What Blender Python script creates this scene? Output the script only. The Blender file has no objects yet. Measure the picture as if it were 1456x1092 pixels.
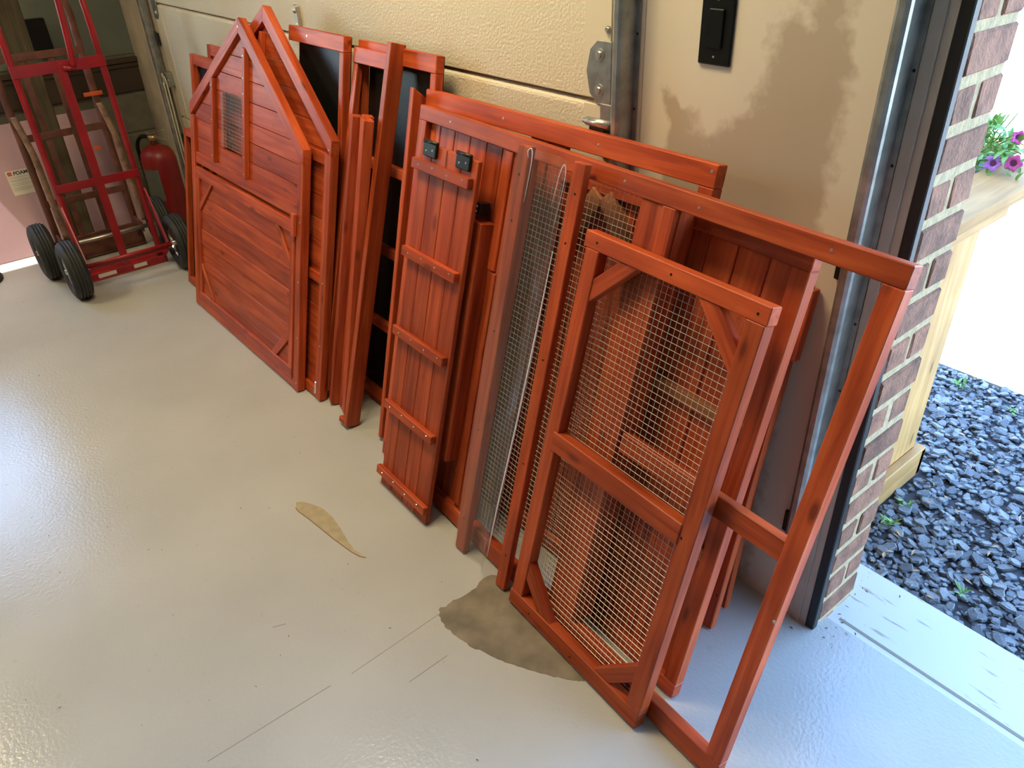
import bpy, bmesh, math, random
import numpy as np
from mathutils import Vector, Matrix
random.seed(7)
SC = bpy.context.scene
COL = SC.collection
R = math.radians
# ------------------------------------------------------------------ camera
CAM_ROT = (0.9966993911, 0.0374148197, 0.8841911223)
CAM_POS = (1.2126665772, -1.2524043205, 1.4722989964)
FPX, IW, IH = 1095.741, 1456, 1092
cam = bpy.data.cameras.new('camera'); cam.sensor_width = 36; cam.lens = 36 * FPX / IW
cam.clip_start = 0.02
camo = bpy.data.objects.new('camera', cam); COL.objects.link(camo)
camo.location = CAM_POS; camo.rotation_euler = CAM_ROT
SC.camera = camo
# ------------------------------------------------------------------ world, sun, lamps, exposure
wd = bpy.data.worlds.new('World'); SC.world = wd; wd.use_nodes = True
nt = wd.node_tree; bg = nt.nodes['Background']
sky = nt.nodes.new('ShaderNodeTexSky'); sky.sky_type = 'NISHITA'; sky.sun_disc = False
sky.sun_elevation = R(60); sky.sun_rotation = R(250); sky.air_density = 1.0; sky.dust_density = 0.4; sky.ozone_density = 2.0
tint = nt.nodes.new('ShaderNodeMix'); tint.data_type = 'RGBA'; tint.blend_type = 'MULTIPLY'; tint.inputs[0].default_value = 1
tint.inputs[7].default_value = (.86, .97, 1.02, 1); nt.links.new(sky.outputs[0], tint.inputs[6])
nt.links.new(tint.outputs[2], bg.inputs[0]); bg.inputs[1].default_value = 1.5
sun = bpy.data.lights.new('sun', 'SUN'); sun.energy = 8.0; sun.angle = R(0.6); sun.color = (1, .95, .87)
suno = bpy.data.objects.new('sun', sun); COL.objects.link(suno)
SUN_DIR = Vector((.36, .30, -1.0)).normalized()
suno.rotation_euler = SUN_DIR.to_track_quat('-Z', 'Y').to_euler()
LAMPS = [(-2.45, -2.40, 28), (-.42, -.70, 31)]
for lx, ly, le in LAMPS:
    l = bpy.data.lights.new('ceiling_lamp', 'AREA'); l.shape = 'RECTANGLE'; l.size = 1.0; l.size_y = .45
    l.energy = le; l.color = (1, .80, .48)
    o = bpy.data.objects.new('ceiling_lamp', l); COL.objects.link(o); o.location = (lx, ly, 2.60)
SC.view_settings.view_transform = 'Standard'; SC.view_settings.look = 'None'
SC.view_settings.exposure = 0.56; SC.view_settings.gamma = 1.0
SC.view_settings.use_curve_mapping = False

# ------------------------------------------------------------------ pixel helper (rays meet a known surface)
_RM = Matrix.Rotation(CAM_ROT[2], 3, 'Z') @ Matrix.Rotation(CAM_ROT[1], 3, 'Y') @ Matrix.Rotation(CAM_ROT[0], 3, 'X')
def hit(u, v, ax=2, val=0.0):
    d = _RM @ Vector(((u - IW / 2) / FPX, -(v - IH / 2) / FPX, -1)); c = Vector(CAM_POS)
    return c + d * ((val - c[ax]) / d[ax])

# ------------------------------------------------------------------ materials
def lin(r, g, b):
    f = lambda c: (c / 255 / 12.92) if c / 255 <= .04045 else ((c / 255 + .055) / 1.055) ** 2.4
    return (f(r), f(g), f(b), 1)
MAT = {}
def mat(name, col, rough=.6, metal=0, spec=.5, noise=None, bump=None, col2=None, trans=0, coat=0):
    """plain procedural material; noise=(scale, amount) mottles the colour, bump=(scale, strength, distance)"""
    m = bpy.data.materials.new(name); m.use_nodes = True; t = m.node_tree; b = t.nodes['Principled BSDF']
    b.inputs['Base Color'].default_value = col; b.inputs['Roughness'].default_value = rough
    b.inputs['Metallic'].default_value = metal; b.inputs['Specular IOR Level'].default_value = spec
    if trans: b.inputs['Transmission Weight'].default_value = trans
    if coat: b.inputs['Coat Weight'].default_value = coat
    tc = t.nodes.new('ShaderNodeTexCoord')
    if noise:
        n = t.nodes.new('ShaderNodeTexNoise'); n.inputs['Scale'].default_value = noise[0]; n.inputs['Detail'].default_value = 6
        t.links.new(tc.outputs['Object'], n.inputs['Vector'])
        mx = t.nodes.new('ShaderNodeMix'); mx.data_type = 'RGBA'
        c2 = col2 or tuple(c * (1 - noise[1]) for c in col[:3]) + (1,)
        mx.inputs[6].default_value = col; mx.inputs[7].default_value = c2
        rp = t.nodes.new('ShaderNodeMapRange'); rp.inputs[1].default_value = .35; rp.inputs[2].default_value = .65
        t.links.new(n.outputs[0], rp.inputs[0]); t.links.new(rp.outputs[0], mx.inputs[0])
        t.links.new(mx.outputs[2], b.inputs['Base Color'])
    if bump:
        n = t.nodes.new('ShaderNodeTexNoise'); n.inputs['Scale'].default_value = bump[0]; n.inputs['Detail'].default_value = 2
        t.links.new(tc.outputs['Object'], n.inputs['Vector'])
        bp = t.nodes.new('ShaderNodeBump'); bp.inputs['Strength'].default_value = bump[1]; bp.inputs['Distance'].default_value = bump[2]
        t.links.new(n.outputs[0], bp.inputs['Height']); t.links.new(bp.outputs[0], b.inputs['Normal'])
    MAT[name] = m; return m

def wood_mat(name, c_dark, c_mid, c_lite, rough=.5, knots=True):
    """timber: streaks along local Z, knots, a tint of its own for every board"""
    m = bpy.data.materials.new(name); m.use_nodes = True; t = m.node_tree; b = t.nodes['Principled BSDF']
    L = t.links.new; N = t.nodes.new
    tc = N('ShaderNodeTexCoord'); oi = N('ShaderNodeObjectInfo')
    off = N('ShaderNodeVectorMath'); off.operation = 'ADD'
    sc = N('ShaderNodeVectorMath'); sc.operation = 'SCALE'; sc.inputs[0].default_value = (13.1, 7.7, 19.3)
    L(oi.outputs['Random'], sc.inputs['Scale']); L(tc.outputs['Object'], off.inputs[0]); L(sc.outputs[0], off.inputs[1])
    mp = N('ShaderNodeMapping'); mp.inputs['Scale'].default_value = (55, 55, 3.2); L(off.outputs[0], mp.inputs[0])
    n1 = N('ShaderNodeTexNoise'); n1.inputs['Scale'].default_value = 1; n1.inputs['Detail'].default_value = 5; n1.inputs['Distortion'].default_value = .6
    L(mp.outputs[0], n1.inputs['Vector'])
    rp = N('ShaderNodeValToRGB'); e = rp.color_ramp.elements
    e[0].position = .30; e[0].color = c_dark; e[1].position = .72; e[1].color = c_lite
    x = e.new(.5); x.color = c_mid
    L(n1.outputs[0], rp.inputs[0])
    n2 = N('ShaderNodeTexNoise'); n2.inputs['Scale'].default_value = 7; n2.inputs['Detail'].default_value = 4; L(off.outputs[0], n2.inputs['Vector'])
    hs = N('ShaderNodeHueSaturation')
    mr = N('ShaderNodeMapRange'); mr.inputs[3].default_value = .80; mr.inputs[4].default_value = 1.16; L(oi.outputs['Random'], mr.inputs[0])
    mr2 = N('ShaderNodeMapRange'); mr2.inputs[1].default_value = .3; mr2.inputs[2].default_value = .7; mr2.inputs[3].default_value = .86; mr2.inputs[4].default_value = 1.12
    L(n2.outputs[0], mr2.inputs[0])
    mu = N('ShaderNodeMath'); mu.operation = 'MULTIPLY'; L(mr.outputs[0], mu.inputs[0]); L(mr2.outputs[0], mu.inputs[1])
    L(rp.outputs[0], hs.inputs['Color']); L(mu.outputs[0], hs.inputs['Value'])
    last = hs.outputs[0]
    if knots:
        mk = N('ShaderNodeMapping'); mk.inputs['Scale'].default_value = (14, 14, 5.2); L(off.outputs[0], mk.inputs[0])
        vo = N('ShaderNodeTexVoronoi'); vo.inputs['Scale'].default_value = 1; L(mk.outputs[0], vo.inputs['Vector'])
        k = N('ShaderNodeMapRange'); k.inputs[1].default_value = .06; k.inputs[2].default_value = .15; k.inputs[3].default_value = .75; k.inputs[4].default_value = 0
        L(vo.outputs['Distance'], k.inputs[0])
        mx = N('ShaderNodeMix'); mx.data_type = 'RGBA'; mx.inputs[7].default_value = tuple(c * .42 for c in c_dark[:3]) + (1,)
        L(k.outputs[0], mx.inputs[0]); L(last, mx.inputs[6]); last = mx.outputs[2]
    L(last, b.inputs['Base Color'])
    b.inputs['Roughness'].default_value = rough; b.inputs['Specular IOR Level'].default_value = .28
    bp = N('ShaderNodeBump'); bp.inputs['Strength'].default_value = .25; bp.inputs['Distance'].default_value = .0015
    L(n1.outputs[0], bp.inputs['Height']); L(bp.outputs[0], b.inputs['Normal'])
    MAT[name] = m; return m

wood_mat('stained_wood', (.27, .037, .010, 1), (.43, .068, .018, 1), (.56, .110, .031, 1), .42)
wood_mat('raw_wood', (.27, .095, .040, 1), (.36, .14, .058, 1), (.45, .20, .085, 1), .7, False)
wood_mat('cedar', (.38, .195, .065, 1), (.45, .245, .085, 1), (.52, .30, .12, 1), .65)
wood_mat('old_timber', (.055, .042, .024, 1), (.085, .066, .038, 1), (.12, .095, .06, 1), .8)
mat('black_felt', (.004, .005, .005, 1), .45, spec=.3, bump=(180, .4, .001))
mat('galvanised', (.44, .45, .43, 1), .38, .8, noise=(28, .35))
mat('zinc', (.55, .54, .50, 1), .35, .9)
mat('wire', (.50, .47, .41, 1), .45, .5)
mat('black_plastic', (.005, .005, .0045, 1), .35, spec=.3)
mat('black_iron', (.012, .014, .013, 1), .35, .3)
mat('door_enamel', (.70, .62, .455, 1), .42, bump=(150, .55, .004))
mat('door_smooth', (.70, .62, .455, 1), .45)
mat('dark_gap', (.02, .018, .015, 1), .9)
mat('jamb_tan', (.52, .44, .33, 1), .6, noise=(9, .25))
mat('jamb_white', (.56, .49, .40, 1), .55, noise=(14, .12))
mat('rubber_seal', (.010, .009, .009, 1), .5)
mat('mortar', (.50, .385, .225, 1), .9, noise=(60, .25), bump=(150, .6, .003))
mat('ceiling_white', (.40, .37, .32, 1), .9)
mat('wall_cream', (.20, .17, .13, 1), .85)
mat('wall_teal', (.145, .165, .13, 1), .7, noise=(5, .15))
mat('block_paint', (.17, .155, .115, 1), .75, noise=(20, .2), bump=(60, .4, .003))
mat('brown_trim', (.050, .031, .019, 1), .45)
mat('concrete', (.26, .215, .15, 1), .85, noise=(14, .38), bump=(90, .3, .002))
mat('driveway', (.62, .60, .56, 1), .9, noise=(12, .12), bump=(60, .3, .003))
mat('lawn', (.075, .12, .04, 1), .9, noise=(3, .4))
mat('soil', (.075, .08, .09, 1), .95, noise=(30, .5))
mat('slate', (.125, .14, .16, 1), .5, noise=(9, .45), bump=(60, .4, .002))
mat('slate_pale', (.22, .24, .26, 1), .55, noise=(9, .4), bump=(60, .4, .002))
mat('wood_chip', (.42, .26, .14, 1), .8)
mat('red_enamel', (.33, .010, .016, 1), .35, noise=(10, .3))
mat('rust_brown', (.16, .055, .032, 1), .6, noise=(18, .45))
mat('worn_handle', (.34, .20, .13, 1), .5, noise=(30, .5))
mat('orange_paint', (.65, .10, .02, 1), .5)
mat('rubber_tyre', (.022, .024, .024, 1), .62, noise=(20, .4))
mat('chrome', (.72, .71, .68, 1), .18, 1)
mat('pink_foam', (.56, .36, .40, 1), .8, noise=(4, .12))
mat('paper_label', (.66, .60, .50, 1), .6)
mat('label_ink', (.02, .02, .02, 1), .6)
mat('label_grey', (.36, .33, .28, 1), .6)
mat('label_red', (.55, .04, .025, 1), .6)
mat('ext_red', (.27, .012, .012, 1), .4, noise=(8, .3))
mat('ext_label', (.11, .12, .09, 1), .5)
mat('brass', (.42, .30, .16, 1), .4, .8)
mat('cord', (.60, .55, .44, 1), .7)
mat('leaf_green', (.16, .34, .06, 1), .5, noise=(12, .35))
mat('stem_green', (.20, .33, .08, 1), .6)
mat('petal_pink', (.66, .10, .45, 1), .5)
mat('petal_purple', (.42, .16, .62, 1), .5)
mat('petal_throat', (.10, .01, .09, 1), .6)
mat('leaf_litter', (.16, .09, .05, 1), .8)
mat('floor_stain', (.42, .355, .225, 1), .35, noise=(45, .16))
mat('stain_edge', (.22, .14, .06, 1), .5)
mat('scratch', (.24, .21, .16, 1), .7)
mat('lamp_housing', (.7, .7, .7, 1), .5)

# floor paint
def floor_mat():
    m = bpy.data.materials.new('floor_paint'); m.use_nodes = True; t = m.node_tree; b = t.nodes['Principled BSDF']
    L = t.links.new; N = t.nodes.new
    tc = N('ShaderNodeTexCoord')
    n1 = N('ShaderNodeTexNoise'); n1.inputs['Scale'].default_value = 2.2; n1.inputs['Detail'].default_value = 5; L(tc.outputs['Object'], n1.inputs[0])
    rp = N('ShaderNodeValToRGB'); e = rp.color_ramp.elements
    e[0].position = .3; e[0].color = (.415, .415, .385, 1); e[1].position = .7; e[1].color = (.485, .485, .455, 1); L(n1.outputs[0], rp.inputs[0])
    # fine grime speckle
    n2 = N('ShaderNodeTexNoise'); n2.inputs['Scale'].default_value = 34; n2.inputs['Detail'].default_value = 8; L(tc.outputs['Object'], n2.inputs[0])
    k = N('ShaderNodeMapRange'); k.inputs[1].default_value = .66; k.inputs[2].default_value = .80; k.inputs[3].default_value = 0; k.inputs[4].default_value = .35
    L(n2.outputs[0], k.inputs[0])
    mx = N('ShaderNodeMix'); mx.data_type = 'RGBA'; mx.inputs[7].default_value = (.30, .24, .16, 1); L(k.outputs[0], mx.inputs[0]); L(rp.outputs[0], mx.inputs[6])
    L(mx.outputs[2], b.inputs['Base Color'])
    b.inputs['Roughness'].default_value = .20; b.inputs['Specular IOR Level'].default_value = .5
    n3 = N('ShaderNodeTexNoise'); n3.inputs['Scale'].default_value = 120; n3.inputs['Detail'].default_value = 2; L(tc.outputs['Object'], n3.inputs[0])
    bp = N('ShaderNodeBump'); bp.inputs['Strength'].default_value = .30; bp.inputs['Distance'].default_value = .0026
    L(n3.outputs[0], bp.inputs['Height']); L(bp.outputs[0], b.inputs['Normal'])
    MAT['floor_paint'] = m
floor_mat()
# worn apron paint: white paint with bare streaks along the door line
def apron_mat():
    m = bpy.data.materials.new('apron_paint'); m.use_nodes = True; t = m.node_tree; b = t.nodes['Principled BSDF']
    L = t.links.new; N = t.nodes.new
    tc = N('ShaderNodeTexCoord'); mp = N('ShaderNodeMapping'); mp.inputs['Scale'].default_value = (9, 60, 1); L(tc.outputs['Object'], mp.inputs[0])
    n = N('ShaderNodeTexNoise'); n.inputs['Scale'].default_value = 1; n.inputs['Detail'].default_value = 6; L(mp.outputs[0], n.inputs[0])
    k = N('ShaderNodeMapRange'); k.inputs[1].default_value = .62; k.inputs[2].default_value = .68; L(n.outputs[0], k.inputs[0])
    mx = N('ShaderNodeMix'); mx.data_type = 'RGBA'; mx.inputs[6].default_value = (.56, .56, .53, 1); mx.inputs[7].default_value = (.34, .30, .23, 1)
    L(k.outputs[0], mx.inputs[0]); L(mx.outputs[2], b.inputs['Base Color']); b.inputs['Roughness'].default_value = .45
    MAT['apron_paint'] = m
apron_mat()
# drywall whose bare board shows through the paint by a stored mask
def drywall_mat():
    m = bpy.data.materials.new('drywall'); m.use_nodes = True; t = m.node_tree; b = t.nodes['Principled BSDF']
    L = t.links.new; N = t.nodes.new
    at = N('ShaderNodeAttribute'); at.attribute_name = 'bare'
    tc = N('ShaderNodeTexCoord')
    n = N('ShaderNodeTexNoise'); n.inputs['Scale'].default_value = 32; n.inputs['Detail'].default_value = 7; L(tc.outputs['Object'], n.inputs[0])
    ad = N('ShaderNodeMath'); ad.operation = 'MULTIPLY_ADD'; ad.inputs[1].default_value = .9; L(n.outputs[0], ad.inputs[0]); L(at.outputs['Fac'], ad.inputs[2])
    k = N('ShaderNodeMapRange'); k.inputs[1].default_value = .80; k.inputs[2].default_value = 1.10; L(ad.outputs[0], k.inputs[0])
    mx = N('ShaderNodeMix'); mx.data_type = 'RGBA'; mx.inputs[6].default_value = (.70, .62, .49, 1); mx.inputs[7].default_value = (.48, .385, .28, 1)
    L(k.outputs[0], mx.inputs[0]); L(mx.outputs[2], b.inputs['Base Color']); b.inputs['Roughness'].default_value = .7
    bp = N('ShaderNodeBump'); bp.inputs['Strength'].default_value = .2; bp.inputs['Distance'].default_value = .002
    L(k.outputs[0], bp.inputs['Height']); bp.invert = True; L(bp.outputs[0], b.inputs['Normal'])
    MAT['drywall'] = m
drywall_mat()
def brick_mat():
    m = bpy.data.materials.new('brick'); m.use_nodes = True; t = m.node_tree; b = t.nodes['Principled BSDF']
    L = t.links.new; N = t.nodes.new
    tc = N('ShaderNodeTexCoord'); oi = N('ShaderNodeObjectInfo')
    sc = N('ShaderNodeVectorMath'); sc.operation = 'SCALE'; sc.inputs[0].default_value = (3, 7, 5); L(oi.outputs['Random'], sc.inputs['Scale'])
    of = N('ShaderNodeVectorMath'); of.operation = 'ADD'; L(tc.outputs['Object'], of.inputs[0]); L(sc.outputs[0], of.inputs[1])
    n = N('ShaderNodeTexNoise'); n.inputs['Scale'].default_value = 22; n.inputs['Detail'].default_value = 8; L(of.outputs[0], n.inputs[0])
    rp = N('ShaderNodeValToRGB'); e = rp.color_ramp.elements
    e[0].position = .3; e[0].color = (.15, .066, .040, 1); e[1].position = .7; e[1].color = (.34, .150, .090, 1); L(n.outputs[0], rp.inputs[0])
    hs = N('ShaderNodeHueSaturation'); mr = N('ShaderNodeMapRange'); mr.inputs[3].default_value = .78; mr.inputs[4].default_value = 1.2
    L(oi.outputs['Random'], mr.inputs[0]); L(mr.outputs[0], hs.inputs['Value']); L(rp.outputs[0], hs.inputs['Color']); L(hs.outputs[0], b.inputs['Base Color'])
    b.inputs['Roughness'].default_value = .85
    n2 = N('ShaderNodeTexNoise'); n2.inputs['Scale'].default_value = 110; n2.inputs['Detail'].default_value = 5; L(of.outputs[0], n2.inputs[0])
    bp = N('ShaderNodeBump'); bp.inputs['Strength'].default_value = .8; bp.inputs['Distance'].default_value = .004
    L(n2.outputs[0], bp.inputs['Height']); L(bp.outputs[0], b.inputs['Normal'])
    MAT['brick'] = m
brick_mat()
def film_mat():
    m = bpy.data.materials.new('clear_film'); m.use_nodes = True; t = m.node_tree
    for n in list(t.nodes): t.nodes.remove(n)
    N = t.nodes.new; L = t.links.new
    out = N('ShaderNodeOutputMaterial'); mx = N('ShaderNodeMixShader'); tr = N('ShaderNodeBsdfTransparent'); tr.inputs[0].default_value = (.96, .96, .955, 1)
    gl = N('ShaderNodeBsdfGlossy'); gl.inputs['Roughness'].default_value = .07
    df = N('ShaderNodeBsdfDiffuse'); df.inputs[0].default_value = (.55, .52, .50, 1); m2 = N('ShaderNodeMixShader')
    fr = N('ShaderNodeLayerWeight'); fr.inputs[0].default_value = .5
    pw = N('ShaderNodeMath'); pw.operation = 'POWER'; pw.inputs[1].default_value = 4; L(fr.outputs['Facing'], pw.inputs[0])
    ad = N('ShaderNodeMath'); ad.operation = 'MULTIPLY_ADD'; ad.inputs[1].default_value = .6; ad.inputs[2].default_value = .05; L(pw.outputs[0], ad.inputs[0])
    m2.inputs[0].default_value = .07; L(tr.outputs[0], m2.inputs[1]); L(df.outputs[0], m2.inputs[2])
    L(ad.outputs[0], mx.inputs[0]); L(m2.outputs[0], mx.inputs[1]); L(gl.outputs[0], mx.inputs[2]); L(mx.outputs[0], out.inputs[0])
    MAT['clear_film'] = m
film_mat()
def pane_mat():
    m = bpy.data.materials.new('window_glass'); m.use_nodes = True; t = m.node_tree
    for n in list(t.nodes): t.nodes.remove(n)
    N = t.nodes.new; L = t.links.new
    out = N('ShaderNodeOutputMaterial'); mx = N('ShaderNodeMixShader'); tr = N('ShaderNodeBsdfTransparent'); gl = N('ShaderNodeBsdfGlossy'); gl.inputs['Roughness'].default_value = .02
    mx.inputs[0].default_value = .07; L(tr.outputs[0], mx.inputs[1]); L(gl.outputs[0], mx.inputs[2]); L(mx.outputs[0], out.inputs[0])
    MAT['window_glass'] = m
pane_mat()

# ------------------------------------------------------------------ mesh helpers
def link(name, me, m, parent=None, loc=(0, 0, 0), rot=(0, 0, 0)):
    o = bpy.data.objects.new(name, me); COL.objects.link(o)
    if m is not None and not me.materials: me.materials.append(MAT[m])
    o.parent = parent; o.location = loc; o.rotation_euler = rot
    return o
def tag(o, label, cat, group=None):
    o['label'] = label; o['category'] = cat
    if group: o['group'] = group
    return o
def thing(name, label, cat, loc=(0, 0, 0), rot=(0, 0, 0), group=None):
    o = bpy.data.objects.new(name, None); COL.objects.link(o); o.empty_display_size = .05
    o.location = loc; o.rotation_euler = rot
    return tag(o, label, cat, group)
def struct(o): o['kind'] = 'structure'; return o
def bm_mesh(bm, name='m', smooth=False):
    bmesh.ops.recalc_face_normals(bm, faces=bm.faces)
    me = bpy.data.meshes.new(name); bm.to_mesh(me); bm.free()
    if smooth:
        for f in me.polygons: f.use_smooth = True
    return me
_cache = {}
def box_mesh(w, d, h, m, bev=.0018):
    k = (round(w, 4), round(d, 4), round(h, 4), m, bev)
    if k in _cache: return _cache[k]
    bm = bmesh.new(); bmesh.ops.create_cube(bm, size=1)
    for v in bm.verts: v.co = Vector((v.co.x * w, v.co.y * d, v.co.z * h))
    if bev > 0: bmesh.ops.bevel(bm, geom=bm.edges[:], offset=min(bev, .3 * min(w, d, h)), segments=1, affect='EDGES')
    me = bm_mesh(bm, 'box'); me.materials.append(MAT[m]); _cache[k] = me; return me
def box(name, parent, x0, x1, y0, y1, z0, z1, m, bev=.0018):
    me = box_mesh(abs(x1 - x0), abs(y1 - y0), abs(z1 - z0), m, bev)
    return link(name, me, None, parent, ((x0 + x1) / 2, (y0 + y1) / 2, (z0 + z1) / 2))
def brd(name, parent, x0, x1, z0, z1, y0, y1, m='stained_wood', bev=.0018):
    """board lying in a panel: local X along, Z up, Y towards the wall; grain follows the long side"""
    w, h, d = abs(x1 - x0), abs(z1 - z0), abs(y1 - y0)
    c = ((x0 + x1) / 2, (y0 + y1) / 2, (z0 + z1) / 2)
    if h >= w: return link(name, box_mesh(w, d, h, m, bev), None, parent, c)
    return link(name, box_mesh(h, d, w, m, bev), None, parent, c, (0, R(90), 0))
def dia(name, parent, a, b, width, y0, y1, m='stained_wood', bev=.0018):
    dx, dz = b[0] - a[0], b[1] - a[1]; Ln = math.hypot(dx, dz)
    return link(name, box_mesh(width, abs(y1 - y0), Ln, m, bev), None, parent, ((a[0] + b[0]) / 2, (y0 + y1) / 2, (a[1] + b[1]) / 2), (0, math.atan2(dx, dz), 0))
def poly(name, parent, pts, y0, y1, ang=0.0, m='stained_wood', bev=.0015):
    """prism from an outline in panel X/Z; ang = direction of the grain from Z towards X"""
    cx = sum(p[0] for p in pts) / len(pts); cz = sum(p[1] for p in pts) / len(pts)
    ca, sa = math.cos(ang), math.sin(ang)
    bm = bmesh.new(); hy = abs(y1 - y0) / 2
    lo, hi = [], []
    for x, z in pts:
        x -= cx; z -= cz
        lx, lz = x * ca - z * sa, x * sa + z * ca
        lo.append(bm.verts.new((lx, -hy, lz))); hi.append(bm.verts.new((lx, hy, lz)))
    n = len(pts)
    bm.faces.new(lo); bm.faces.new(hi[::-1])
    for i in range(n): bm.faces.new((lo[i], hi[i], hi[(i + 1) % n], lo[(i + 1) % n]))
    if bev: bmesh.ops.bevel(bm, geom=bm.edges[:], offset=bev, segments=1, affect='EDGES')
    return link(name, bm_mesh(bm), m, parent, (cx, (y0 + y1) / 2, cz), (0, ang, 0))
def frame_rot(t, up=Vector((0, 0, 1))):
    a = t.normalized(); u = up if abs(a.dot(up)) < .95 else Vector((1, 0, 0))
    s = a.cross(u).normalized(); return s, s.cross(a).normalized()
def smooth_path(pts, n=6):
    P = [Vector(p) for p in pts]; out = []
    for i in range(len(P) - 1):
        p0 = P[max(i - 1, 0)]; p1 = P[i]; p2 = P[i + 1]; p3 = P[min(i + 2, len(P) - 1)]
        for k in range(n):
            t = k / n
            out.append(.5 * ((2 * p1) + (p2 - p0) * t + (2 * p0 - 5 * p1 + 4 * p2 - p3) * t * t + (3 * p1 - p0 - 3 * p2 + p3) * t ** 3))
    return out + [P[-1]]
def tube_bm(bm, pts, r, n=8):
    P = [Vector(p) for p in pts]; rings = []
    s = None
    for i, q in enumerate(P):
        t = (P[min(i + 1, len(P) - 1)] - P[max(i - 1, 0)]).normalized()
        if s is None: s, u = frame_rot(t)
        else:
            s = (s - t * s.dot(t)).normalized(); u = s.cross(t).normalized()
        rr = r[i] if isinstance(r, (list, tuple)) else r
        rings.append([bm.verts.new(q + (s * math.cos(2 * math.pi * k / n) + u * math.sin(2 * math.pi * k / n)) * rr) for k in range(n)])
    for a, b in zip(rings, rings[1:]):
        for k in range(n): bm.faces.new((a[k], a[(k + 1) % n], b[(k + 1) % n], b[k]))
    bm.faces.new(rings[0][::-1]); bm.faces.new(rings[-1])
def tube(name, parent, pts, r, m, n=8, loc=(0, 0, 0)):
    bm = bmesh.new(); tube_bm(bm, pts, r, n); return link(name, bm_mesh(bm, smooth=True), m, parent, loc)
def lathe(name, parent, prof, m, loc=(0, 0, 0), rot=(0, 0, 0), n=28, smooth=True):
    """profile of (radius, height) spun about local Z"""
    bm = bmesh.new(); rings = []
    for r, z in prof: rings.append([bm.verts.new((r * math.cos(2 * math.pi * k / n), r * math.sin(2 * math.pi * k / n), z)) for k in range(n)])
    for a, b in zip(rings, rings[1:]):
        for k in range(n): bm.faces.new((a[k], a[(k + 1) % n], b[(k + 1) % n], b[k]))
    if prof[0][0] > 1e-6 and prof[0] != prof[-1]: bm.faces.new(rings[0][::-1])
    if prof[-1][0] > 1e-6 and prof[0] != prof[-1]: bm.faces.new(rings[-1])
    bmesh.ops.remove_doubles(bm, verts=bm.verts, dist=1e-6)
    return link(name, bm_mesh(bm, smooth=smooth), m, parent, loc, rot)
def wires_bm(bm, x0, x1, z0, z1, y, step=.0132, r=.00055):
    def bar(a, b):
        ax = Vector(a); bx_ = Vector(b); t = (bx_ - ax); s, u = frame_rot(t)
        ra = [bm.verts.new(ax + s * r * math.cos(q) + u * r * math.sin(q)) for q in (0, 2.09, 4.19)]
        rb = [bm.verts.new(bx_ + s * r * math.cos(q) + u * r * math.sin(q)) for q in (0, 2.09, 4.19)]
        for k in range(3): bm.faces.new((ra[k], ra[(k + 1) % 3], rb[(k + 1) % 3], rb[k]))
    x = x0
    while x <= x1 + 1e-6: bar((x, y, z0), (x, y, z1)); x += step
    z = z0
    while z <= z1 + 1e-6: bar((x0, y - r * 1.6, z), (x1, y - r * 1.6, z)); z += step
def mesh_part(name, parent, x0, x1, z0, z1, y, step=.0132, r=.00055):
    bm = bmesh.new(); wires_bm(bm, x0, x1, z0, z1, y, step, r)
    o = link(name, bm_mesh(bm), 'wire', parent); o['kind'] = 'stuff'; return o
_screw = None
def screw(parent, x, z, y, r=.0035, m='zinc'):
    k = ('screw', r, m)
    if k not in _cache:
        bm = bmesh.new(); bmesh.ops.create_cone(bm, cap_ends=True, segments=8, radius1=r, radius2=r * .7, depth=.0014)
        me = bm_mesh(bm); me.materials.append(MAT[m]); _cache[k] = me
    return link('screw', _cache[k], None, parent, (x, y - .0005, z), (R(90), 0, 0))
def panel(name, label, cat, x, yf, lean, t, yaw=0.0, group=None):
    """a leaning thing: x / front-face foot line at the floor, leaning back by lean degrees, t thick"""
    L = R(lean)
    return thing(name, label, cat, (x, yf + t / math.cos(L), 0), (-L, 0, yaw), group)
def flat_mesh(pts, z=0.0, thick=0.0):
    bm = bmesh.new(); top = [bm.verts.new((x, y, z + thick)) for x, y in pts]; bm.faces.new(top)
    if thick:
        bot = [bm.verts.new((x, y, z)) for x, y in pts]
        for i in range(len(pts)): bm.faces.new((top[i], bot[i], bot[(i + 1) % len(pts)], top[(i + 1) % len(pts)]))
    return bm_mesh(bm)

# ================================================================== THE SETTING
XL, XR, YB, ZC = -3.50, 3.90, -6.0, 2.70
W1, W2 = .665, 3.45            # open doorway between these
DH = 2.13
fl = struct(link('floor', flat_mesh([(XL - .2, YB - .2), (XR + .2, YB - .2), (XR + .2, .055), (XL - .2, .055)], -.10, .10), 'floor_paint'))
ap = struct(link('floor_apron', flat_mesh([(W1 - .02, .055), (W2 + .02, .055), (W2 + .02, .275), (W1 - .02, .275)], -.10, .094), 'apron_paint'))
tp = link('threshold_line', flat_mesh([(.72, .075), (W2, .075), (W2, .083), (.72, .083)], -.006, .0006), 'scratch', ap)
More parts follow.
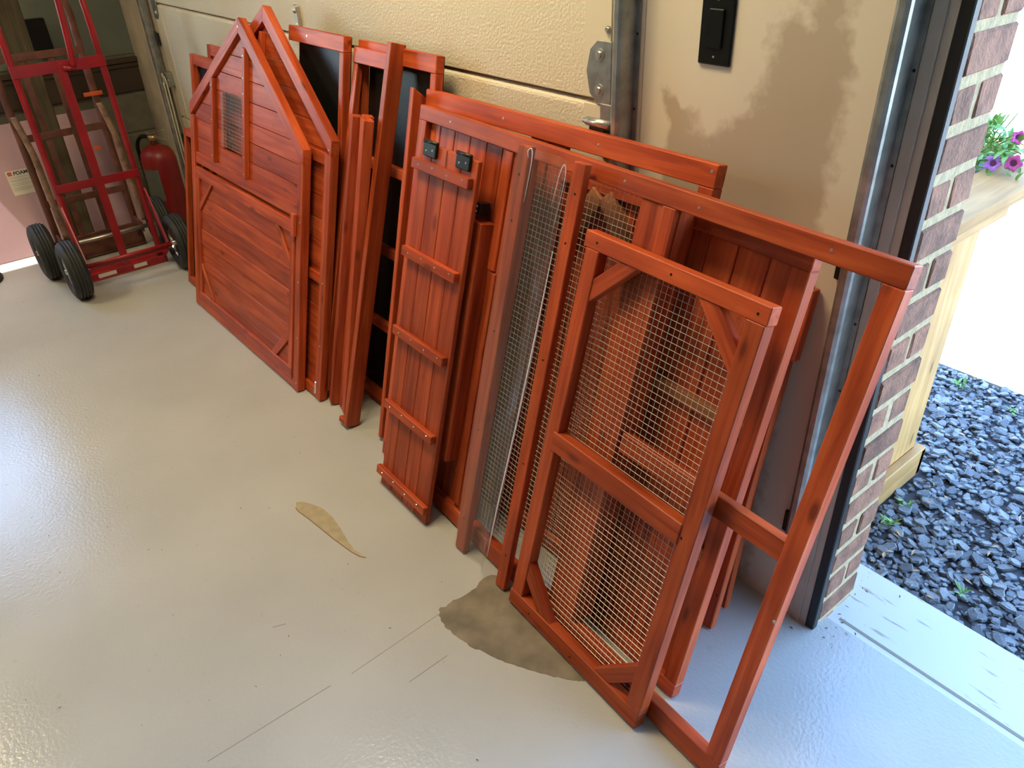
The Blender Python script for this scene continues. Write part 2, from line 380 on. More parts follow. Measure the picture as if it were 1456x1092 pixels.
# bare concrete where the paint has come away
crop1 = [(110, 485), (118, 476), (155, 470), (200, 425), (280, 395), (350, 345), (390, 290), (440, 262), (490, 268), (560, 330), (620, 460), (760, 640), (920, 800),
         (1060, 950), (1020, 952), (960, 945), (880, 925), (800, 905), (700, 880), (620, 850), (540, 828), (480, 800), (400, 760), (320, 730), (270, 690), (200, 640), (150, 595), (125, 560), (112, 525)]
pts = []
for a, b in crop1:
    h = hit(600 + a / 4.55, 760 + b / 4.55); pts.append((h.x, h.y))
pp = []
for i, a in enumerate(pts):
    b = pts[(i + 1) % len(pts)]
    for k in range(3):
        t = k / 3; pp.append((a[0] + (b[0] - a[0]) * t + random.uniform(-.0018, .0018), a[1] + (b[1] - a[1]) * t + random.uniform(-.0018, .0018)))
link('bare_concrete_patch', flat_mesh(pp, 0, .0008), 'concrete', fl)
st = [(165, 270), (160, 330), (190, 370), (300, 450), (420, 545), (600, 690), (780, 820), (870, 870), (940, 880), (900, 850), (820, 800), (740, 700), (660, 560), (560, 420), (450, 330), (330, 285), (230, 262)]
pts = [hit(400 + a / 7.8, 680 + b / 7.8) for a, b in st]
link('dried_spill', flat_mesh([(h.x, h.y) for h in pts], 0, .0005), 'floor_stain', fl)
def floor_line(name, a, b, w, m='scratch'):
    A, B = hit(*a), hit(*b); d = (B - A).normalized(); n = Vector((-d.y, d.x, 0)) * w / 2
    link(name, flat_mesh([(A + n).to_2d(), (B + n).to_2d(), (B - n).to_2d(), (A - n).to_2d()], 0, .0004), m, fl)
for a, b in zip(pts[1:8], pts[2:9]):
    d = (b - a).normalized(); n = Vector((-d.y, d.x, 0)) * .0014
    link('spill_edge', flat_mesh([(a + n).to_2d(), (b + n).to_2d(), (b - n).to_2d(), (a - n).to_2d()], .0003, .0005), 'stain_edge', fl)
floor_line('floor_scratch', (295, 1083), (470, 975), .0016); floor_line('floor_scratch', (500, 958), (626, 872), .0013)
floor_line('floor_scratch', (582, 970), (636, 932), .0016); floor_line('floor_scratch', (388, 892), (407, 887), .002)

struct(link('ceiling', flat_mesh([(XL - .43, YB - .2), (XR + .2, YB - .2), (XR + .2, .62), (XL - .43, .62)], ZC, .18), 'ceiling_white'))
struct(box('wall_back', None, XL, XR, YB - .15, YB, 0, ZC, 'wall_cream', 0))
struct(box('wall_right', None, XR, XR + .15, YB, .15, 0, ZC, 'wall_cream', 0))
# front wall: pier between the doors is a grid so that the bare patch can be stored on it
def pier():
    x0, x1, z0, z1 = .088, W1 - .022, 0, ZC
    nx, nz = 70, 230
    bare = [(.157, -.1), (.155, .80), (.158, .997), (.168, 1.05), (.150, 1.085), (.137, 1.122), (.150, 1.128), (.160, 1.108), (.180, 1.110), (.192, 1.088), (.215, 1.090), (.232, 1.062), (.262, 1.045),
            (.285, 1.055), (.330, 1.092), (.362, 1.13), (.382, 1.184), (.38, 1.26), (.42, 1.275), (.446, 1.262), (.455, 1.33), (.455, 2.0), (.50, 2.0), (.507, 1.302), (.536, 1.197), (.530, 1.089), (.524, .938), (.505, .70), (.50, -.1)]
    P = np.array(bare)
    gx = np.linspace(x0, x1, nx + 1); gz = np.linspace(z0, z1, nz + 1)
    X, Z = np.meshgrid(gx, gz); Q = np.stack([X.ravel(), Z.ravel()], 1)
    dmin = np.full(len(Q), 9.); inside = np.zeros(len(Q), bool)
    for i in range(len(P)):
        a, b = P[i], P[(i + 1) % len(P)]; e = b - a
        t = np.clip(((Q - a) @ e) / (e @ e), 0, 1); dmin = np.minimum(dmin, np.linalg.norm(Q - a - t[:, None] * e, axis=1))
        c = (a[1] > Q[:, 1]) != (b[1] > Q[:, 1])
        xi = a[0] + (Q[:, 1] - a[1]) / ((b[1] - a[1]) if abs(b[1] - a[1]) > 1e-9 else 1e-9) * e[0]
        inside ^= c & (Q[:, 0] < xi)
    sd = np.where(inside, dmin, -dmin)
    soft = np.where(Q[:, 0] < .2, .018, .05)
    val = np.clip(.5 + sd / soft * .5, 0, 1)
    nv = len(Q); vs = [(x, 0, z) for x, z in Q]
    fs = [(i * (nx + 1) + j, i * (nx + 1) + j + 1, (i + 1) * (nx + 1) + j + 1, (i + 1) * (nx + 1) + j) for i in range(nz) for j in range(nx)]
    k = nv; vs += [(x0, .0175, z0), (x1, .0175, z0), (x1, .0175, z1), (x0, .0175, z1)]
    c = [0, nx, nz * (nx + 1) + nx, nz * (nx + 1)]
    fs += [(k + 1, k, k + 3, k + 2)]
    fs += [tuple([i * (nx + 1) + nx for i in range(nz + 1)] + [k + 2, k + 1])[::-1], tuple([i * (nx + 1) for i in range(nz, -1, -1)] + [k, k + 3])[::-1]]
    me = bpy.data.meshes.new('pier'); me.from_pydata(vs, [], fs); me.update()
    at = me.attributes.new('bare', 'FLOAT', 'POINT'); at.data.foreach_set('value', np.concatenate([val, np.zeros(4)]).astype(np.float32))
    return me
wf = struct(link('wall_front', pier(), 'drywall'))
struct(box('wall_front_header', None, XL, XR, 0, .19, DH + .02, ZC, 'wall_cream', 0))
struct(box('wall_front_corner', None, W2, XR, 0, .19, 0, DH + .02, 'wall_cream', 0))
struct(box('trim_1', None, .0, .088, -.003, .0175, 0, DH + .02, 'jamb_white', .001))
# white metal corner bead and stop beside the open doorway
tr2 = struct(box('trim_2', None, W1 - .022, W1 - .002, -.006, .016, 0, DH, 'jamb_white', .001))
tr3 = struct(box('trim_3', None, W1 - .002, W1 + .014, -.002, .016, 0, DH, 'jamb_white', .001))
bm = bmesh.new()
for i in range(9):
    for j in range(5):
        mt = Matrix.Translation((W1 - .0185 + j * .0028, -.0062, .012 + i * .006)) @ Matrix.Rotation(R(90), 4, 'X')
        bmesh.ops.create_circle(bm, cap_ends=True, segments=6, radius=.0009, matrix=mt)
pf = link('bead_perforations', bm_mesh(bm), 'dark_gap', tr2); pf['kind'] = 'stuff'
struct(box('trim_4', None, W1 + .014, W1 + .035, -.004, .015, -.001, DH, 'rubber_seal', .002))
# brick reveal
BX = W1 + .035
wb = struct(box('wall_outside', None, .0, BX - .0035, .0185, .1655, -.12, ZC, 'mortar', 0))
CH = .0748; y0b, y1b = .018, .168
k = 0
for i in range(-1, 19):
    z0 = .012 + i * CH; h = CH - .0155
    spans = [(y0b, y1b)] if i % 2 == 0 else [(y0b, .086 + random.uniform(-.006, .006)), None]
    if spans[-1] is None: spans[-1] = (spans[0][1] + .014, y1b)
    for a, b in spans:
        j = random.uniform(-.0025, .002)
        bm = bmesh.new(); bmesh.ops.create_cube(bm, size=1)
        for v in bm.verts: v.co = Vector((v.co.x * .055, v.co.y * (b - a), v.co.z * h))
        bmesh.ops.bevel(bm, geom=bm.edges[:], offset=.004, segments=1, affect='EDGES')
        for v in bm.verts: v.co += Vector((random.uniform(-.0012, .0012), random.uniform(-.0012, .0012), random.uniform(-.0012, .0012)))
        link('brick', bm_mesh(bm), 'brick', wb, (BX - .0275 + j, (a + b) / 2, z0 + h / 2))
# remove parent offset: wall_outside is centred, so its children are placed from that centre
for c in wb.children: c.location -= wb.location

# left wall with a window, block base, teal upper part and brown ledge
WY0, WY1, WZ0, WZ1 = -2.00, -1.12, .95, 2.05
wl = struct(box('wall_left', None, XL - .15, XL, YB, WY0, .80, ZC, 'wall_teal', 0))
struct(box('wall_left', None, XL - .15, XL, WY1, .19, .80, ZC, 'wall_teal', 0))
struct(box('wall_left', None, XL - .15, XL, WY0, WY1, .80, WZ0, 'wall_teal', 0))
struct(box('wall_left', None, XL - .15, XL, WY0, WY1, WZ1, ZC, 'wall_teal', 0))
wlb = struct(box('wall_left_base', None, XL - .15, XL - .006, YB, .19, 0, .80, 'block_paint', 0))
for i in range(3):
    for j in range(5):
        a = -(j * .40) - (.2 if i % 2 else 0); b = a + .392
        b = min(b, 0.0); 
        o = box('block', wlb, XL - .03, XL, a, b, .004 + i * .2, .196 + i * .2, 'block_paint', .003); o.location -= wlb.location
struct(box('trim_5', None, XL, XL + .012, YB, 0, .615, .76, 'brown_trim', .002))
struct(box('trim_6', None, XL, XL + .032, YB, 0, .76, .785, 'brown_trim', .004))
struct(box('trim_7', None, XL, XL + .022, YB, 0, .735, .76, 'brown_trim', .004))
wn = struct(box('window_1', None, XL - .11, XL - .105, WY0, WY1, WZ0, WZ1, 'window_glass', 0))
for a in ((WY0, WY0 + .05, WZ0, WZ1), (WY1 - .05, WY1, WZ0, WZ1), (WY0, WY1, WZ0, WZ0 + .05), (WY0, WY1, WZ1 - .05, WZ1), (WY0, WY1, 1.74, 1.775)):
    o = box('window_frame', wn, XL - .14, XL - .07, a[0], a[1], a[2], a[3], 'jamb_white', .003); o.location -= wn.location

# ---------------- closed sectional door
DX0, DX1 = -3.07, -.005
door = struct(box('door_1', None, DX0, DX1, .030, .040, .01, DH + .01, 'door_smooth', 0))
SH = .533
def part_of(par, o): o.location -= par.location; return o
for i in range(4):
    z0, z1 = i * SH + .004, (i + 1) * SH - .0025
    bm = bmesh.new()
    prof = [(.026, z0), (.002, z0 + .0005), (.000, z0 + .003), (.000, z1 - .014), (.0015, z1 - .008), (.005, z1 - .003), (.010, z1 - .001), (.026, z1)]
    ra = [bm.verts.new((DX0, y, z)) for y, z in prof]; rb = [bm.verts.new((DX1, y, z)) for y, z in prof]
    for k in range(len(prof) - 1): bm.faces.new((ra[k], rb[k], rb[k + 1], ra[k + 1]))
    bm.faces.new(ra); bm.faces.new(rb[::-1]); bm.faces.new((ra[-1], rb[-1], rb[0], ra[0]))
    part_of(door, link('door_section', bm_mesh(bm), 'door_enamel', door))
    for xa, xb in ((DX1 - .078, DX1 + .001), (DX0 - .001, DX0 + .10)):
        part_of(door, box('end_stile', door, xa, xb, -.0022, .02, z0 + .003, z1 - .004, 'door_smooth', .001))
def bolt(par, x, y, z, r=.008):
    o = lathe('bolt', par, [(0, .006), (r * .7, .006), (r * .75, .0015), (r * 1.35, .0012), (r * 1.35, 0), (0, 0)], 'zinc', (x, y, z), (R(90), 0, 0), 8, False); return o
def roller_hinge(x, z, mirror=1):
    hg = thing('roller_hinge', 'x', 'hinge'); del hg['label']; del hg['category']; hg.parent = door; hg.location = Vector((x, -.002, z)) - door.location
    pts = [(-.034, -.045), (-.012, -.064), (.03, -.064), (.03, .064), (-.012, .064), (-.034, .045), (-.045, 0)]
    poly('leaf_plate', hg, [(a * mirror, b) for a, b in pts][::mirror], -.004, 0, 0, 'galvanised', .001)
    bolt(hg, -.004 * mirror, -.004, .036, .010); bolt(hg, -.004 * mirror, -.004, -.036, .010)
    return hg
roller_hinge(-.028, 1.128, 1)
hg = roller_hinge(DX0 + .03, 1.06, -1)
# slim centre hinge on the seam
ch = bpy.data.objects.new('centre_hinge', None); COL.objects.link(ch); ch.parent = door; ch.location = Vector((-1.475, 0, 1.10)) - door.location
poly('leaf_plate', ch, [(-.012, -.06), (.012, -.06), (.014, .02), (.010, .06), (-.006, .066), (-.012, .05)], -.014, -.001, 0, 'zinc', .002)
tube('hinge_pin', ch, [(-.016, -.016, -.02), (.016, -.016, -.02)], .006, 'zinc', 10)
bolt(ch, 0, -.014, .045, .006); bolt(ch, 0, -.014, -.0, .006)
# slide bolt
sb = bpy.data.objects.new('slide_bolt', None); COL.objects.link(sb); sb.parent = door; sb.location = Vector((-.005, -.045, 1.036)) - door.location
tube('bolt_rod', sb, [(-.032, 0, 0), (-.022, 0, 0), (-.0215, 0, 0), (.045, 0, 0)], [.006, .006, .0095, .0095], 'zinc', 12)
box('bolt_bracket', sb, -.012, .035, -.006, .040, -.030, -.006, 'black_iron', .002)
box('bolt_plate', sb, -.02, .02, .036, .043, -.04, .03, 'galvanised', .001)
bolt(door, -.012 - door.location.x, -.003 - door.location.y, 1.215 - door.location.z, .006)
bolt(door, -.012 - door.location.x, -.003 - door.location.y, .955 - door.location.z, .007)

# ---------------- steel door tracks
def track_mesh(z0, z1, s=1):
    # C-channel: flange on the wall, web, rounded lip (x to the right, y to the room = negative)
    prof = [(.036, -.004), (.036, -.007), (.026, -.007), (.026, -.060), (.024, -.068), (.018, -.074), (.008, -.074), (.002, -.068), (0, -.060), (0, -.048), (.003, -.048), (.003, -.058), (.005, -.066), (.010, -.071), (.017, -.071), (.021, -.066), (.023, -.058), (.023, -.004)]
    prof = [(x, y if y > -.01 else -.007 + (y + .007) * .66) for x, y in prof]
    bm = bmesh.new()
    a = [bm.verts.new((x * s, y, z0)) for x, y in prof]; b = [bm.verts.new((x * s, y, z1)) for x, y in prof]
    n = len(prof)
    for k in range(n): bm.faces.new((a[k], a[(k + 1) % n], b[(k + 1) % n], b[k]))
    bm.faces.new(a); bm.faces.new(b[::-1])
    return bm_mesh(bm)
def door_track(label, x, z0, s, brackets, y=0):
    t = thing('door_track', label, 'door track', (x, y, 0))
    link('rail', track_mesh(z0, 2.25, s), 'galvanised', t)
    for z in brackets:
        poly('bracket', t, [(.020 * s, z - .035), (-.028 * s, z - .028), (-.028 * s, z + .028), (.020 * s, z + .035)], -.0075, -.001, 0, 'black_iron', .001)
    for i in range(14):
        z = .2 + i * .145
        if z > z0: screw(t, .031 * s, z, -.0075, .003, 'black_iron')
    return t
door_track('galvanised steel door track between the cream garage door and the bare drywall', .043, .02, 1, (), .0)
door_track('galvanised steel door track beside the open doorway and the black seal', .606, .20, 1, (.262, .88), 0)
door_track('galvanised steel door track in the corner behind the red fire extinguisher', DX0 - .05, .02, -1, (.4, .9), 0)
struct(box('trim_8', None, XL, DX0 - .14, -.035, .03, 0, DH, 'jamb_tan', .004))
struct(box('trim_9', None, DX0 - .14, DX0, .0, .03, 0, DH, 'jamb_tan', .002))
# hardware in the left track
rb = bpy.data.objects.new('bottom_roller', None); COL.objects.link(rb); rb.parent = door; rb.location = Vector((DX0 - .01, -.03, .72)) - door.location
tube('roller_stem', rb, [(-.05, 0, 0), (.05, 0, 0)], .005, 'zinc', 8)
lathe('roller', rb, [(0, -.008), (.018, -.008), (.022, 0), (.018, .008), (0, .008)], 'cord', (-.055, 0, 0), (0, R(90), 0), 14)
box('roller_bracket', rb, .0, .045, -.006, .030, -.035, .035, 'galvanised', .003)
cd = tube('lift_cable', door, smooth_path([(DX0 + .015, -.045, .70), (DX0 + .03, -.05, .74), (DX0 + .045, -.045, .70), (DX0 + .05, -.05, .4), (DX0 + .055, -.05, .12)], 5), .0035, 'cord', 6); part_of(door, cd)
cd = tube('lift_cable', door, smooth_path([(DX0 + .012, -.05, .71), (DX0 + .008, -.05, .5), (DX0 + .02, -.055, .3), (DX0 + .03, -.05, .08)], 5), .0035, 'cord', 6); part_of(door, cd)

# ================================================================== COOP PANELS
YB_, YW = -.435, -.05
# ---- long side wall panel with planks, mesh bay and open doorway
T = .030
B = panel('coop_run_frame', 'long stained coop wall frame with plank bay, wire bay and empty doorway', 'coop panel', 0, YB_, 14.5, T, YW)
FY = (-T, -.002)
brd('top_rail', B, -.546, .785, 1.000, 1.036, *FY)
brd('bottom_rail', B, -.546, .785, .002, .048, *FY)
brd('stile', B, -.546, -.510, .048, 1.000, *FY); brd('stile', B, .750, .785, .048, 1.000, *FY)
brd('stile', B, -.150, -.112, .048, 1.000, -.022, -.002); brd('stile', B, -.112, -.076, .048, 1.000, -.018, -.002)
brd('stile', B, .262, .320, .048, 1.000, -.026, -.002); brd('stile', B, .320, .352, .048, 1.000, -.030, -.002)
brd('stile', B, .352, .356, .048, 1.000, -.018, .028)
brd('mid_rail', B, .356, .750, .503, .546, -.026, -.004)
ed = [-.509, -.463, -.397, -.328, -.259, -.196, -.150]
for a, b in zip(ed, ed[1:]): brd('plank', B, a + .0012, b - .0012, .046, 1.004, -.014, -.003)
brd('cover_batten', B, -.168, -.140, .720, .998, -.028, -.014); brd('cover_batten', B, -.160, -.134, .06, .716, -.026, -.014)
mesh_part('wire_mesh', B, -.084, .266, .040, 1.006, -.0015)
brd('post', B, -.222, -.180, .178, .825, -.055, -.014)
hgp = box('latch', B, -.226, -.200, -.050, -.020, .838, .868, 'black_iron', .002)
screw(hgp, 0, .006, -.0155, .003); screw(hgp, 0, -.006, -.0155, .003)
for x, z in ((.214, 1.018), (.40, 1.016), (.66, 1.02), (-.40, 1.018), (-.1, 1.02)): screw(B, x, z, -T, .0032)
screw(B, .783, .40, -T, .004)
# ---- mesh door
A = panel('coop_door', 'small stained coop door of wire mesh with four diagonal corner braces', 'coop door', 0, -.475, 15.0, .030, -.05)
x0, x1 = .172, .609; FA = (-.030, -.001)
brd('top_rail', A, x0 - .004, x1 + .003, .890, .923, *FA); brd('bottom_rail', A, x0, x1, .001, .040, *FA)
brd('stile', A, x0 + .004, x0 + .042, .040, .890, *FA); brd('stile', A, x1 - .038, x1, .040, .890, *FA)
brd('mid_rail', A, x0 + .030, x1 - .034, .442, .487, -.033, -.004)
def brace(par, a, b, w=.034, y0=-.027, y1=-.004, m='stained_wood'):
    """corner brace with ends cut parallel to the stile and the rail it meets"""
    (xa, za), (xb, zb) = a, b          # a on the stile, b on the rail (inner edges)
    sx = 1 if xb > xa else -1; sz = 1 if zb > za else -1; k = w * 1.4142
    pts = [(xa, za), (xb, zb), (xb + sx * k * 1.0, zb), (xa, za - sz * k)]
    return poly('corner_brace', par, pts, y0, y1, math.atan2(xb - xa, zb - za), m)
brace(A, (.212, .834), (.272, .890)); brace(A, (.573, .832), (.513, .890))
brace(A, (.212, .095), (.270, .040)); brace(A, (.573, .095), (.515, .040))
mesh_part('wire_mesh', A, x0 + .030, x1 - .022, .030, .900, .001, .0134, .0005)
for x, z in ((.205, .906), (.59, .905), (.40, .907), (.58, .46), (.25, .02), (.4, .015)): screw(A, x, z, -.030, .003, 'black_iron')
# ---- plank panel behind the doorway
C = panel('coop_plank_panel', 'narrow stained plank panel seen through the empty doorway of the long frame', 'coop panel', 0, -.350, 13.2, .028, -.07)
brd('top_rail', C, .300, .612, .950, .976, -.028, -.001); brd('bottom_rail', C, .300, .612, .001, .036, -.028, -.001)
brd('stile', C, .578, .612, .036, .950, -.028, -.001); brd('stile', C, .300, .322, .036, .950, -.028, -.001)
ed = [.322, .388, .455, .524, .579]
for a, b in zip(ed, ed[1:]): brd('plank', C, a + .001, b - .001, .034, .952, -.012, -.002)
brd('ledge', C, .324, .578, .622, .648, -.026, -.012, 'raw_wood'); brd('ledge', C, .324, .578, .340, .364, -.026, -.012, 'raw_wood')
# ---- two narrower panels behind it
D = panel('coop_back_panel', 'stained panel whose edge shows behind the narrow plank panel', 'coop panel', 0, -.185, 10.8, .022)
brd('stile', D, .518, .548, 0.001, .840, -.022, -.001); brd('stile', D, .300, .330, .001, .840, -.022, -.001)
brd('top_rail', D, .330, .518, .81, .840, -.022, -.001); brd('bottom_rail', D, .330, .518, .001, .03, -.022, -.001)
for i in range(3): brd('plank', D, .330 + i * .0627 + .001, .330 + (i + 1) * .0627 - .001, .03, .81, -.012, -.002)
brd('cleat', D, .548, .557, .69, .836, -.018, .004)
for z in (.1, .3, .5, .7): screw(D, .54, z, -.022, .003, 'black_iron')
D2 = panel('coop_back_panel', 'stained batten frame resting closest to the drywall', 'coop panel', 0, -.108, 5.0, .022)
brd('stile', D2, .502, .530, .001, .50, -.022, -.001); brd('stile', D2, .330, .358, .001, .50, -.022, -.001)
brd('top_rail', D2, .358, .502, .47, .50, -.022, -.001); brd('bottom_rail', D2, .358, .502, .001, .03, -.022, -.001)
# ---- long frame against the door
F = panel('coop_rear_frame', 'long stained frame leaning on the garage door behind the plank bay', 'coop panel', 0, -.297, 11.8, .030)
brd('top_rail', F, -.600, .358, 1.000, 1.044, -.030, -.001); brd('bottom_rail', F, -.600, .358, .001, .04, -.030, -.001)
brd('stile', F, -.600, -.578, .04, 1.0, -.030, -.001); brd('stile', F, .322, .358, .04, 1.0, -.030, -.001)
brd('stile', F, -.171, -.108, .04, 1.0, -.024, -.001); brd('stile', F, -.108, -.058, .04, 1.0, -.018, -.001)
brd('mid_rail', F, -.058, .322, .925, .955, -.028, -.001)
dia('brace', F, (.095, .925), (.215, .785), .042, -.034, -.010, 'raw_wood'); dia('brace', F, (.075, .925), (-.01, .80), .042, -.034, -.010, 'raw_wood')
for i in range(5): brd('plank', F, -.058 + i * .076 + .001, -.058 + (i + 1) * .076 - .001, .04, .926, -.010, -.002)
for i in range(6): brd('plank', F, -.578 + i * .0678 + .001, -.578 + (i + 1) * .0678 - .001, .04, .93, -.010, -.002)
for x, z in ((-.27, 1.023), (.05, 1.022), (.345, 1.03)): screw(F, x, z, -.030, .0034)
# ---- ramp with cleats
Rm = panel('chicken_ramp', 'stained plank ramp with five cleats and two black hinges on top', 'ramp', 0, -.490, 15.0, .014, -.02)
ed = [-.431, -.374, -.312, -.250, -.186]
for a, b in zip(ed, ed[1:]): brd('plank', Rm, a + .0008, b - .0008, .001, .984, -.014, -.001)
for i, z in enumerate((.918, .694, .474, .250, .036)): 
    c = brd('cleat', Rm, -.437, -.196 + (i == 4) * .012, z, z + .026, -.030, -.014)
    for k in range(4): screw(Rm, -.405 + k * .062, z + .013 + (k % 2) * .004, -.030, .0026)
for a in (-.405, -.266):
    h = box('hinge', Rm, a, a + .056, -.022, -.013, .955, .990, 'black_iron', .0025)
    tube('knuckle', h, [(-.028, -.001, .017), (.028, -.001, .017)], .005, 'black_iron', 8)
    screw(h, -.012, -.004, -.0045, .003); screw(h, .014, .0, -.0045, .003)
# ---- two posts joined by clear film
G = panel('film_panel', 'two stained posts joined by a loose sheet of clear plastic film', 'window panel', 0, -.472, 14.5, .020, -.01)
brd('post', G, -.068, -.030, .001, 1.041, -.020, -.001); brd('post', G, .106, .140, .001, 1.041, -.020, -.001)
for z in (.10, .36, .62, .88, .98): screw(G, -.05, z, -.020, .003, 'black_iron'); screw(G, .125, z, -.020, .003, 'black_iron')
def film():
    nu, nv = 44, 70; vs = []; fs = []
    for j in range(nv + 1):
        v = .006 + (1.040 - .006) * j / nv
        ur = np.interp(v, [.0, .06, .22, .46, .64, .82, .9, 1.04], [.070, .074, .084, .100, .108, .112, .112, .104])
        for i in range(nu + 1):
            s = i / nu; u = -.070 + (ur + .070) * s
            if u < -.028: y = -.0216 - .0004 * (1 + math.sin(23 * v + 60 * u))
            else:
                q = (u + .028) / (ur + .028)
                y = -.0216 + .010 * math.sin(math.pi * min(q * 1.15, 1)) - .0022 * math.sin(9 * q + 4 * v + 2 * math.sin(7 * v)) * math.sin(math.pi * q) - .016 * max(0, q - .75) * 4
            vs.append((u, y, v - (.012 * (1 - min(s * 8, 1)) if j == nv else 0)))
    for j in range(nv):
        for i in range(nu):
            a = j * (nu + 1) + i; fs.append((a, a + 1, a + nu + 2, a + nu + 1))
    me = bpy.data.meshes.new('film'); me.from_pydata(vs, [], fs)
    for f in me.polygons: f.use_smooth = True
    return me
fo = link('film_sheet', film(), 'clear_film', G)
mat('film_edge_glint', (.86, .86, .90, 1), .15, spec=.8)  # near-white colour paints the highlight along the clear film's curled edge
def fold(pts, r, name='film_fold_glint'):  # film creases, with their glints put into the pale colour
    P = smooth_path(pts, 6); rr = [r * min(1, .25 + 3 * min(i, len(P) - 1 - i) / len(P)) for i in range(len(P))]
    tube(name, G, P, rr, 'film_edge_glint', 8)
fold([(.1135, -.040, .86), (.1085, -.041, .64), (.1005, -.040, .46), (.085, -.038, .22), (.075, -.034, .06)], .0022)
fold([(-.018, -.030, 1.02), (-.020, -.032, 1.035), (-.008, -.033, 1.040), (-.006, -.03, 1.01), (-.012, -.028, .93)], .0009)
fold([(.075, -.03, .94), (.085, -.032, 1.01), (.095, -.032, 1.03), (.10, -.03, 1.0), (.092, -.03, .9)], .0008)
# ---- thin board and framed bits between ramp and roof sheets
K = panel('loose_board', 'slim stained board with angled top between the plank ramp and a black roof panel', 'board', 0, -.377, 14.0, .05)
bm = bmesh.new()
me = box_mesh(.018, .050, 1.055, 'stained_wood').copy()
for v in me.vertices:
    if v.co.z > .5: v.co.z -= (v.co.y + .025) * .55
link('board', me, None, K, (-.612, -.025, .5285))
# narrow frame with a deep post and a small foot
Lf = panel('coop_narrow_frame', 'tall narrow stained frame whose deep post ends in a small foot', 'coop panel', 0, -.431, 16.5, .05)
brd('post', Lf, -.752, -.730, .001, 1.166, -.050, -.001)
brd('foot', Lf, -.782, -.752, .001, .020, -.050, -.020)
brd('top_rail', Lf, -.965, -.752, 1.092, 1.135, -.028, -.004)
brd('stile', Lf, -.965, -.940, .030, 1.092, -.024, -.004)
# roof sheets: black felt in stained frames
def roof(label, xa, xb, yf, lean, h, rails, name='coop_roof_panel'):
    P = panel(name, label, 'roof panel', 0, yf, lean, .030)
    brd('top_rail', P, xa, xb, h - .045, h, -.030, -.004); brd('bottom_rail', P, xa, xb, .001, .045, -.030, -.004)
    if rails[0] != .5: brd('stile', P, xa, xa + .025, .045, h - .045, -.030, -.004)
    brd('stile', P, xb - .025, xb, .045, h - .045, -.030, -.004)
    for z in rails: brd('cross_rail', P, xa + .025, xb - .025, z, z + .03, -.026, -.004)
    link('felt_sheet', box_mesh(xb - xa - .028, .004, h - .004, 'black_felt', .0005), None, P, ((xa + xb) / 2 + .010, -.002, h / 2))
    return P
R1 = roof('black felt roof panel in a stained frame beside the pointed gables', -1.350, -.985, -.335, 11.8, 1.142, (.5,))
screw(R1, -1.22, 1.12, -.03, .005)
R2 = roof('black felt roof panel in a stained frame behind the slim board with angled top', -.975, -.570, -.272, 10.8, 1.125, (.27, .52, .77))
# three loose posts
for i, (xb, yb, xt, yt, zt) in enumerate(((-.905, -.378, -.838, -.172, .937), (-.868, -.362, -.798, -.158, .940), (-.824, -.374, -.764, -.180, .940))):
    a = Vector((xb, yb, .006)); b = Vector((xt, yt, zt)); d = b - a
    q = d.to_track_quat('Z', 'Y')
    o = link('loose_post', box_mesh(.034 if i < 2 else .044, .030, d.length, 'stained_wood'), None, None, (a + b) / 2)
    o.rotation_mode = 'QUATERNION'; o.rotation_quaternion = q
    tag(o, ['slim stained post beside the gable edge, first of three leaning posts', 'slim stained post between two others in the leaning bundle', 'thicker stained post of the leaning bundle beside the deep footed post'][i], 'post', 'bundle of three slim posts')

# ---- gables
def gable(name, label, x, yf, lean, W, PK, EV, H, t, yaw=0):
    g = panel(name, label, 'coop gable', x, yf, lean, t, yaw)
    return g
def edge_x(z, W, PK, EV, H):
    if z <= EV: return 0, W
    f = (z - EV) / (H - EV); return PK * f, W - (W - PK) * f
def strips(g, W, PK, EV, H, z0, z1, step, y0, y1, hole=None, inset=.02):
    z = z0
    while z < z1 - .012:
        a, b = z + .0010, min(z + step, z1) - .0010
        segs = [None]
        if hole and b > hole[2] + .002 and a < hole[3] - .002: segs = ['L', 'R']
        for s in segs:
            la, ra = edge_x(a, W, PK, EV, H); lb, rb_ = edge_x(b, W, PK, EV, H)
            la += inset; lb += inset; ra -= inset; rb_ -= inset
            if s == 'L': ra = rb_ = hole[0]
            if s == 'R': la = lb = hole[1]
            pts = [(la, a), (ra, a)]
            if a < EV < b and s != 'L': pts.append((W - inset, EV))
            if rb_ - lb > .012: pts += [(rb_, b), (lb, b)]
            else: pts.append(((lb + rb_) / 2, b))
            if a < EV < b and s != 'R': pts.append((inset, EV))
            poly('plank', g, pts, y0, y1, R(90), bev=.0012)
        z += step
def rafters(g, W, PK, EV, H, t, w=.040):
    # left
    dx, dz = PK, H - EV; Ln = math.hypot(dx, dz); nx, nz = dz / Ln * w, -dx / Ln * w
    kL = w * Ln / dx if dx else 0
    poly('rafter', g, [(0, EV), (PK, H), (PK, H - w * Ln / dx), (.0 + .0, EV - w * Ln / dx + .0)], -t, -.001, math.atan2(dx, dz))
    dx2 = W - PK; Ln2 = math.hypot(dx2, dz)
    poly('rafter', g, [(PK, H), (W, EV), (W, EV - w * Ln2 / dx2), (PK, H - w * Ln2 / dx2)], -t, -.001, math.atan2(-dx2, dz))
GW, GP, GE, GH = .960, .470, .830, 1.165
N = gable('coop_gable_panel', 'pointed coop gable panel with small wire window and framed plank door', -2.008, -.456, 13.0, GW, GP, GE, GH, .030, .008)
rafters(N, GW, GP, GE, GH, .030)
brd('stile', N, 0, .034, .001, GE - .05, -.030, -.001); brd('stile', N, GW - .036, GW, .001, GE - .045, -.030, -.001)
hole = (.300, .492, .740, .902)
strips(N, GW, GP, GE, GH, .640, GH - .02, .0665, -.016, -.003, hole)
